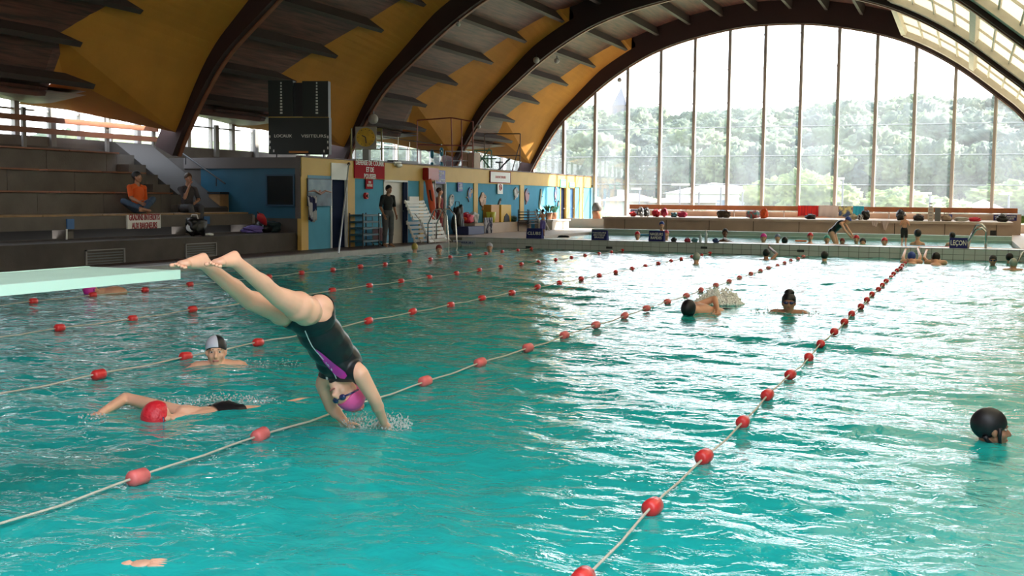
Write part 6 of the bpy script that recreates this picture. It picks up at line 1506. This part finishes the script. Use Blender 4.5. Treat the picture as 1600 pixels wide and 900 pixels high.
# man in black T-shirt
b = PZ(607, 388, .125); b.z = .132
bx_ = Vector((-13.98, PX(606, 386, -13.98).y, .135))
hgt = 98/ppm(bx_+Vector((0, 0, .8)))
ff('person', 'man in black T-shirt and grey trousers standing at the pool edge', bx_, (.70, -.35), h=hgt, skinm=skin3, vox=.012, hair=hairb, headdir=Vector((.7, -.3, -.55)), pose=dict(head=(0, .06, 1.61), elL=(-.22, .0, 1.12), wrL=(-.2, .12, .90), wrR=(.2, .10, .90), elR=(.23, -.02, 1.12), toL=(-.10, .17, .03), anL=(-.08, .02, .08), anR=(.09, -.05, .08), toR=(.12, .12, .03)),
   clothes=(('t_shirt', ('torso', 'shoulder', 'uparm', 'hips'), tshirt, .014), ('trousers', ('thigh', 'shank', 'hips'), greyc, .018)))
# lady in the doorway
bx_ = Vector((XW+.15, PX(686, 370, XW+.15).y, .14))
ff('person', 'woman in a faded red wrap standing in the dark doorway', bx_, (.8, .5), h=1.62, skinm=skin2, vox=.016, hair=hairbr, clothes=(('wrap_dress', ('torso', 'hips', 'thigh'), mat('wrap_red', (.30, .05, .06), .9), .03),))
# boy in purple trunks
bx_ = Vector((-13.4, 31.2, ZK+.002)); bx_.x = PY(848, 371, 31.2).x
ff('person', 'boy in purple trunks with wet dark hair standing by the CLUBS sign', bx_, (-.75, .45), h=43.5/ppm(bx_), skinm=skin3, vox=.014, hair=hairb, clothes=(('trunks', ('hips', 'thigh'), purple, .015),), pose=dict(elR=(.27, .10, 1.25), wrR=(.14, .22, 1.45), elL=(-.25, .08, 1.2), wrL=(-.1, .25, 1.35)))
# men on the stand
bx_ = Vector((-17.0, PX(216, 330, -17.0).y, 1.04))
ff('person', 'man in an orange T-shirt and jeans sitting cross legged on the concrete stand', bx_, (.85, -.15), h=1.80, skinm=skin3, vox=.012, hair=hairb, headdir=Vector((.8, .25, -.1)),
   pose=dict(pelvis=(0, 0, .13), chest=(-.02, -.05, .44), neck=(-.02, -.05, .62), head=(-.0, -.01, .78), shL=(-.20, -.05, .55), shR=(.17, -.05, .56), elL=(-.30, -.14, .30), wrL=(-.34, -.12, .06), elR=(.26, .10, .33), wrR=(.22, .32, .24),
             hipL=(-.09, .02, .10), hipR=(.09, .02, .10), knL=(-.10, .36, .30), anL=(.22, .46, .07), toL=(.36, .50, .06), knR=(.50, .16, .26), anR=(.30, .50, .10), toR=(.16, .58, .06)),
   clothes=(('t_shirt', ('torso', 'shoulder', 'uparm'), oran, .016), ('jeans', ('hips', 'thigh', 'shank'), jeans, .014)))
bx_ = Vector((-17.0, PX(292, 332, -17.0).y, 1.04))
ff('person', 'man in grey sitting with a hand at his chin on the concrete stand', bx_, (.85, -.35), h=1.78, skinm=skin3, vox=.012, hair=hairbr,
   pose=dict(pelvis=(0, 0, .13), chest=(0, .04, .44), neck=(0, .06, .62), head=(0, .10, .79), shL=(-.18, .04, .55), shR=(.18, .04, .55), elL=(-.22, .16, .30), wrL=(-.05, .33, .24), elR=(.20, .28, .34), wrR=(.06, .24, .60),
             hipL=(-.09, .02, .10), hipR=(.09, .02, .10), knL=(-.12, .44, .14), anL=(-.08, .50, -.26), toL=(-.08, .66, -.30), knR=(.14, .44, .14), anR=(.10, .50, -.26), toR=(.10, .66, -.30)),
   clothes=(('shirt', ('torso', 'shoulder', 'uparm'), mat('shirt_grey', (.06, .05, .055), .85), .016), ('trousers', ('hips', 'thigh', 'shank'), greyc, .014)))
# boy standing at the paddling pool edge
Yk = 30.1; bx_ = Vector((PY(1412, 385, Yk).x, Yk, ZK+.002))
ff('person', 'small boy in dark trunks standing with hands at his mouth by the paddling pool', bx_, (.25, -.9), h=50/ppm(bx_), skinm=skin, vox=.012, hair=hairbr, clothes=(('trunks', ('hips', 'thigh'), suitb, .014),),
   pose=dict(elL=(-.24, .08, 1.16), wrL=(-.07, .16, 1.42), elR=(.24, .08, 1.16), wrR=(.07, .16, 1.42), head=(0, .01, 1.62)))
# bending woman in the paddling pool
def kid(u, v, Y, label, cap=None, hair=None, away=False, s=1., skinm=skin, torso=.3):
    """child in the paddling pool: head and upper body above the water"""
    p = PY(u, v, Y); zw = .20; F = Fig(); t_ = CO-p; t_.z = 0; f = t_.normalized()*(-1 if away else 1); HR = frame3(f, (0, 0, 1)); head(F, p, HR, s); r = f.cross(Vector((0, 0, 1)))
    F.cap(p-Vector((0, 0, .08*s)), p-Vector((0, 0, .2*s)), .045*s, .05*s); sh0 = p-Vector((0, 0, .24*s)); F.cap(sh0-r*.12*s, sh0+r*.12*s, .052*s, .052*s)
    b0 = Vector((p.x, p.y, min(zw-.1, p.z-.45*s))); F.cap(sh0, b0, .10*s, .12*s)
    for sg in (-1, 1): e_ = sh0+r*sg*.20*s+f*.10*s-Vector((0, 0, .16*s)); F.cap(sh0+r*sg*.13*s, e_, .042*s, .034*s); F.cap(e_, e_+f*.18*s-Vector((0, 0, .08*s)), .034*s, .024*s)
    me = F.mesh(.016, 2); e2 = [sh0+r*sg*.20*s+f*.28*s-Vector((0, 0, .24*s)) for sg in (-1, 1)]
    join(me, [hand(e2[0], f, (0, 0, -1), s, -1), hand(e2[1], f, (0, 0, -1), s, 1)])
    o = put(me, 'person', skinm, Vector((p.x, p.y, zw-.1))); tag(o, label, 'person')
    if cap: cap_(p, HR, s, cap, o, cut=.010, tilt=.42, grow=1.03)
    if hair: cap_(p, HR, s, hair, o, 'hair', cut=-.012, tilt=.70, grow=1.05)
    face_bits(p, HR, s, o, True); return o
kid(996, 368, 31.6, 'child in a red cap in the paddling pool left of the RAPIDES sign', cap=capred)
kid(1034, 352, 34.5, 'child in a blue and white cap kneeling beyond the RAPIDES sign', cap=capblu, s=1.0)
kid(1041, 366, 31.4, 'child in a pale red cap right of the RAPIDES sign', cap=mat('cap_rose', (.6, .10, .16), .5))
kid(1133, 364, 31.8, 'dark haired child holding a white kickboard', hair=hairb, skinm=skind)
kid(1193, 372, 32.0, 'child in a magenta cap in the paddling pool', cap=magm, s=1.1)
kid(1215, 372, 32.6, 'child in a blue grey cap in the paddling pool', cap=mat('cap_bluegrey', (.20, .28, .42), .5))
kid(1226, 377, 31.4, 'dark haired child low in the paddling pool', hair=hairb, away=True)
kid(1266, 370, 32.4, 'child in a red cap beside the orange toy', cap=capred)
kid(1292, 374, 31.8, 'child in a green cap in the paddling pool', cap=capgrn)
kid(1338, 374, 32.0, 'child in a red cap next to the bending woman', cap=capred)
kid(1348, 379, 31.2, 'dark haired child beside the green float', hair=hairb)
kid(1382, 378, 31.4, 'child in a red cap left of the standing boy', cap=capred)
kid(1434, 366, 32.0, 'bare backed boy sitting on the blue float in the paddling pool', hair=hairb, away=True, s=1.12)
kid(1488, 369, 31.6, 'dark haired child behind the LEÇON sign', hair=hairb, away=True, s=.9)
kid(1316, 378, 31.6, 'child held by the bending woman in the paddling pool', cap=mat('cap_maroon', (.25, .03, .03), .5), s=.85, skinm=skin3)
bx_ = Vector((PY(1306, 385, 33.0).x, 33.0, -.15))
ff('person', 'woman in a dark cap and black swimsuit bending forward in the paddling pool', bx_, (.92, -.2), h=1.6, skinm=skin2, vox=.014, cap=capblu, hair=None, headdir=Vector((.7, -.2, -.6)), headup=Vector((.6, 0, .7)), clothes=(('swimsuit', ('hips', 'torso'), suitb, .012),),
   pose=dict(pelvis=(0, -.12, .78), chest=(0, .10, 1.00), neck=(0, .24, 1.08), head=(0, .36, 1.13), shL=(-.17, .20, 1.04), shR=(.17, .20, 1.04), elL=(-.2, .34, .82), wrL=(-.15, .48, .66), elR=(.2, .34, .82), wrR=(.15, .48, .66), hipL=(-.09, -.12, .72), hipR=(.09, -.12, .72), knL=(-.1, .0, .42), knR=(.1, .0, .42)))
# toys in the paddling pool
def floaty(u, v, Y, w_, d_, m, label, name='kickboard', ang=0., tilt=0., cat='float', h_=.05):
    p = PY(u, v, Y); p.z = .225; o = MB().box(-w_/2, w_/2, -d_/2, d_/2, 0, h_).build(name, m, None, bevel=.02); o.location = p; o.rotation_euler = (0, tilt, ang); tag(o, label, cat); return o
floaty(1143, 368, 31.5, .55, .25, mat('kick_white', (.7, .7, .85), .5), 'white kickboard held by the dark haired child', tilt=.45, ang=.2)
floaty(1438, 382, 31.2, .9, .4, mat('mat_blue', (.05, .28, .55), .5), 'blue foam mat under the bare backed boy', 'foam_mat')
floaty(1335, 381, 31.0, .8, .3, mat('mat_green', (.15, .55, .38), .5), 'green foam mat by the bending woman', 'foam_mat')
floaty(1308, 381, 31.0, .6, .3, mat('mat_orange', (.75, .35, .10), .5), 'orange foam float before the bending woman', 'foam_mat')
floaty(1470, 383, 31.0, .8, .3, mat('mat_red', (.62, .04, .06), .5), 'red foam mat left of the LEÇON sign', 'foam_mat')
floaty(1525, 384, 31.0, .8, .35, mat('mat_yellow', (.75, .45, .10), .5), 'yellow and red mat behind the ladder rails', 'foam_mat')
floaty(1252, 367, 33.5, .35, .2, mat('toy_orange', (.8, .2, .03), .5), 'orange float held up near the red capped child', 'foam_float')
floaty(1008, 361, 36.0, .5, .25, mat('toy_cyan', (.08, .40, .70), .5), 'cyan kickboard beyond the RAPIDES sign')
for u, m, lb_ in ((1053, darkm, 'dark low bag on the tiled edge'), (1074, mat('bag_crimson', (.35, .02, .06), .6), 'maroon bag on the tiled edge'), (1085, mat('bag_teal', (.08, .22, .28), .7), 'teal bag on the tiled edge'), (1118, mat('bag_navy', (.03, .06, .20), .7), 'navy bag on the tiled edge beside the kickboard child')):
    p = PY(u, 378, PYF+.2); p.z = ZK+.006; bag(p, .17, .15, .10, m, lb_, seed=u)
for u, hh, lb_ in ((1094, .22, 'short clear water bottle on the tiled edge'), (1103, .32, 'tall clear water bottle on the tiled edge')):
    p = PY(u, 378, PYF+.15); p.z = ZK+.007; o = empty('water_bottle', p, lb_, 'bottle'); MB().tube([p, p+Vector((0, 0, hh*.7)), p+Vector((0, 0, hh*.9)), p+Vector((0, 0, hh))], [.04, .04, .015, .014], 10).build('bottle', mat('bottle_clear', (.6, .68, .75), .15), o, True); MB().tube([p+Vector((0, 0, hh)), p+Vector((0, 0, hh+.02))], .018, 8).build('lid', white, o)
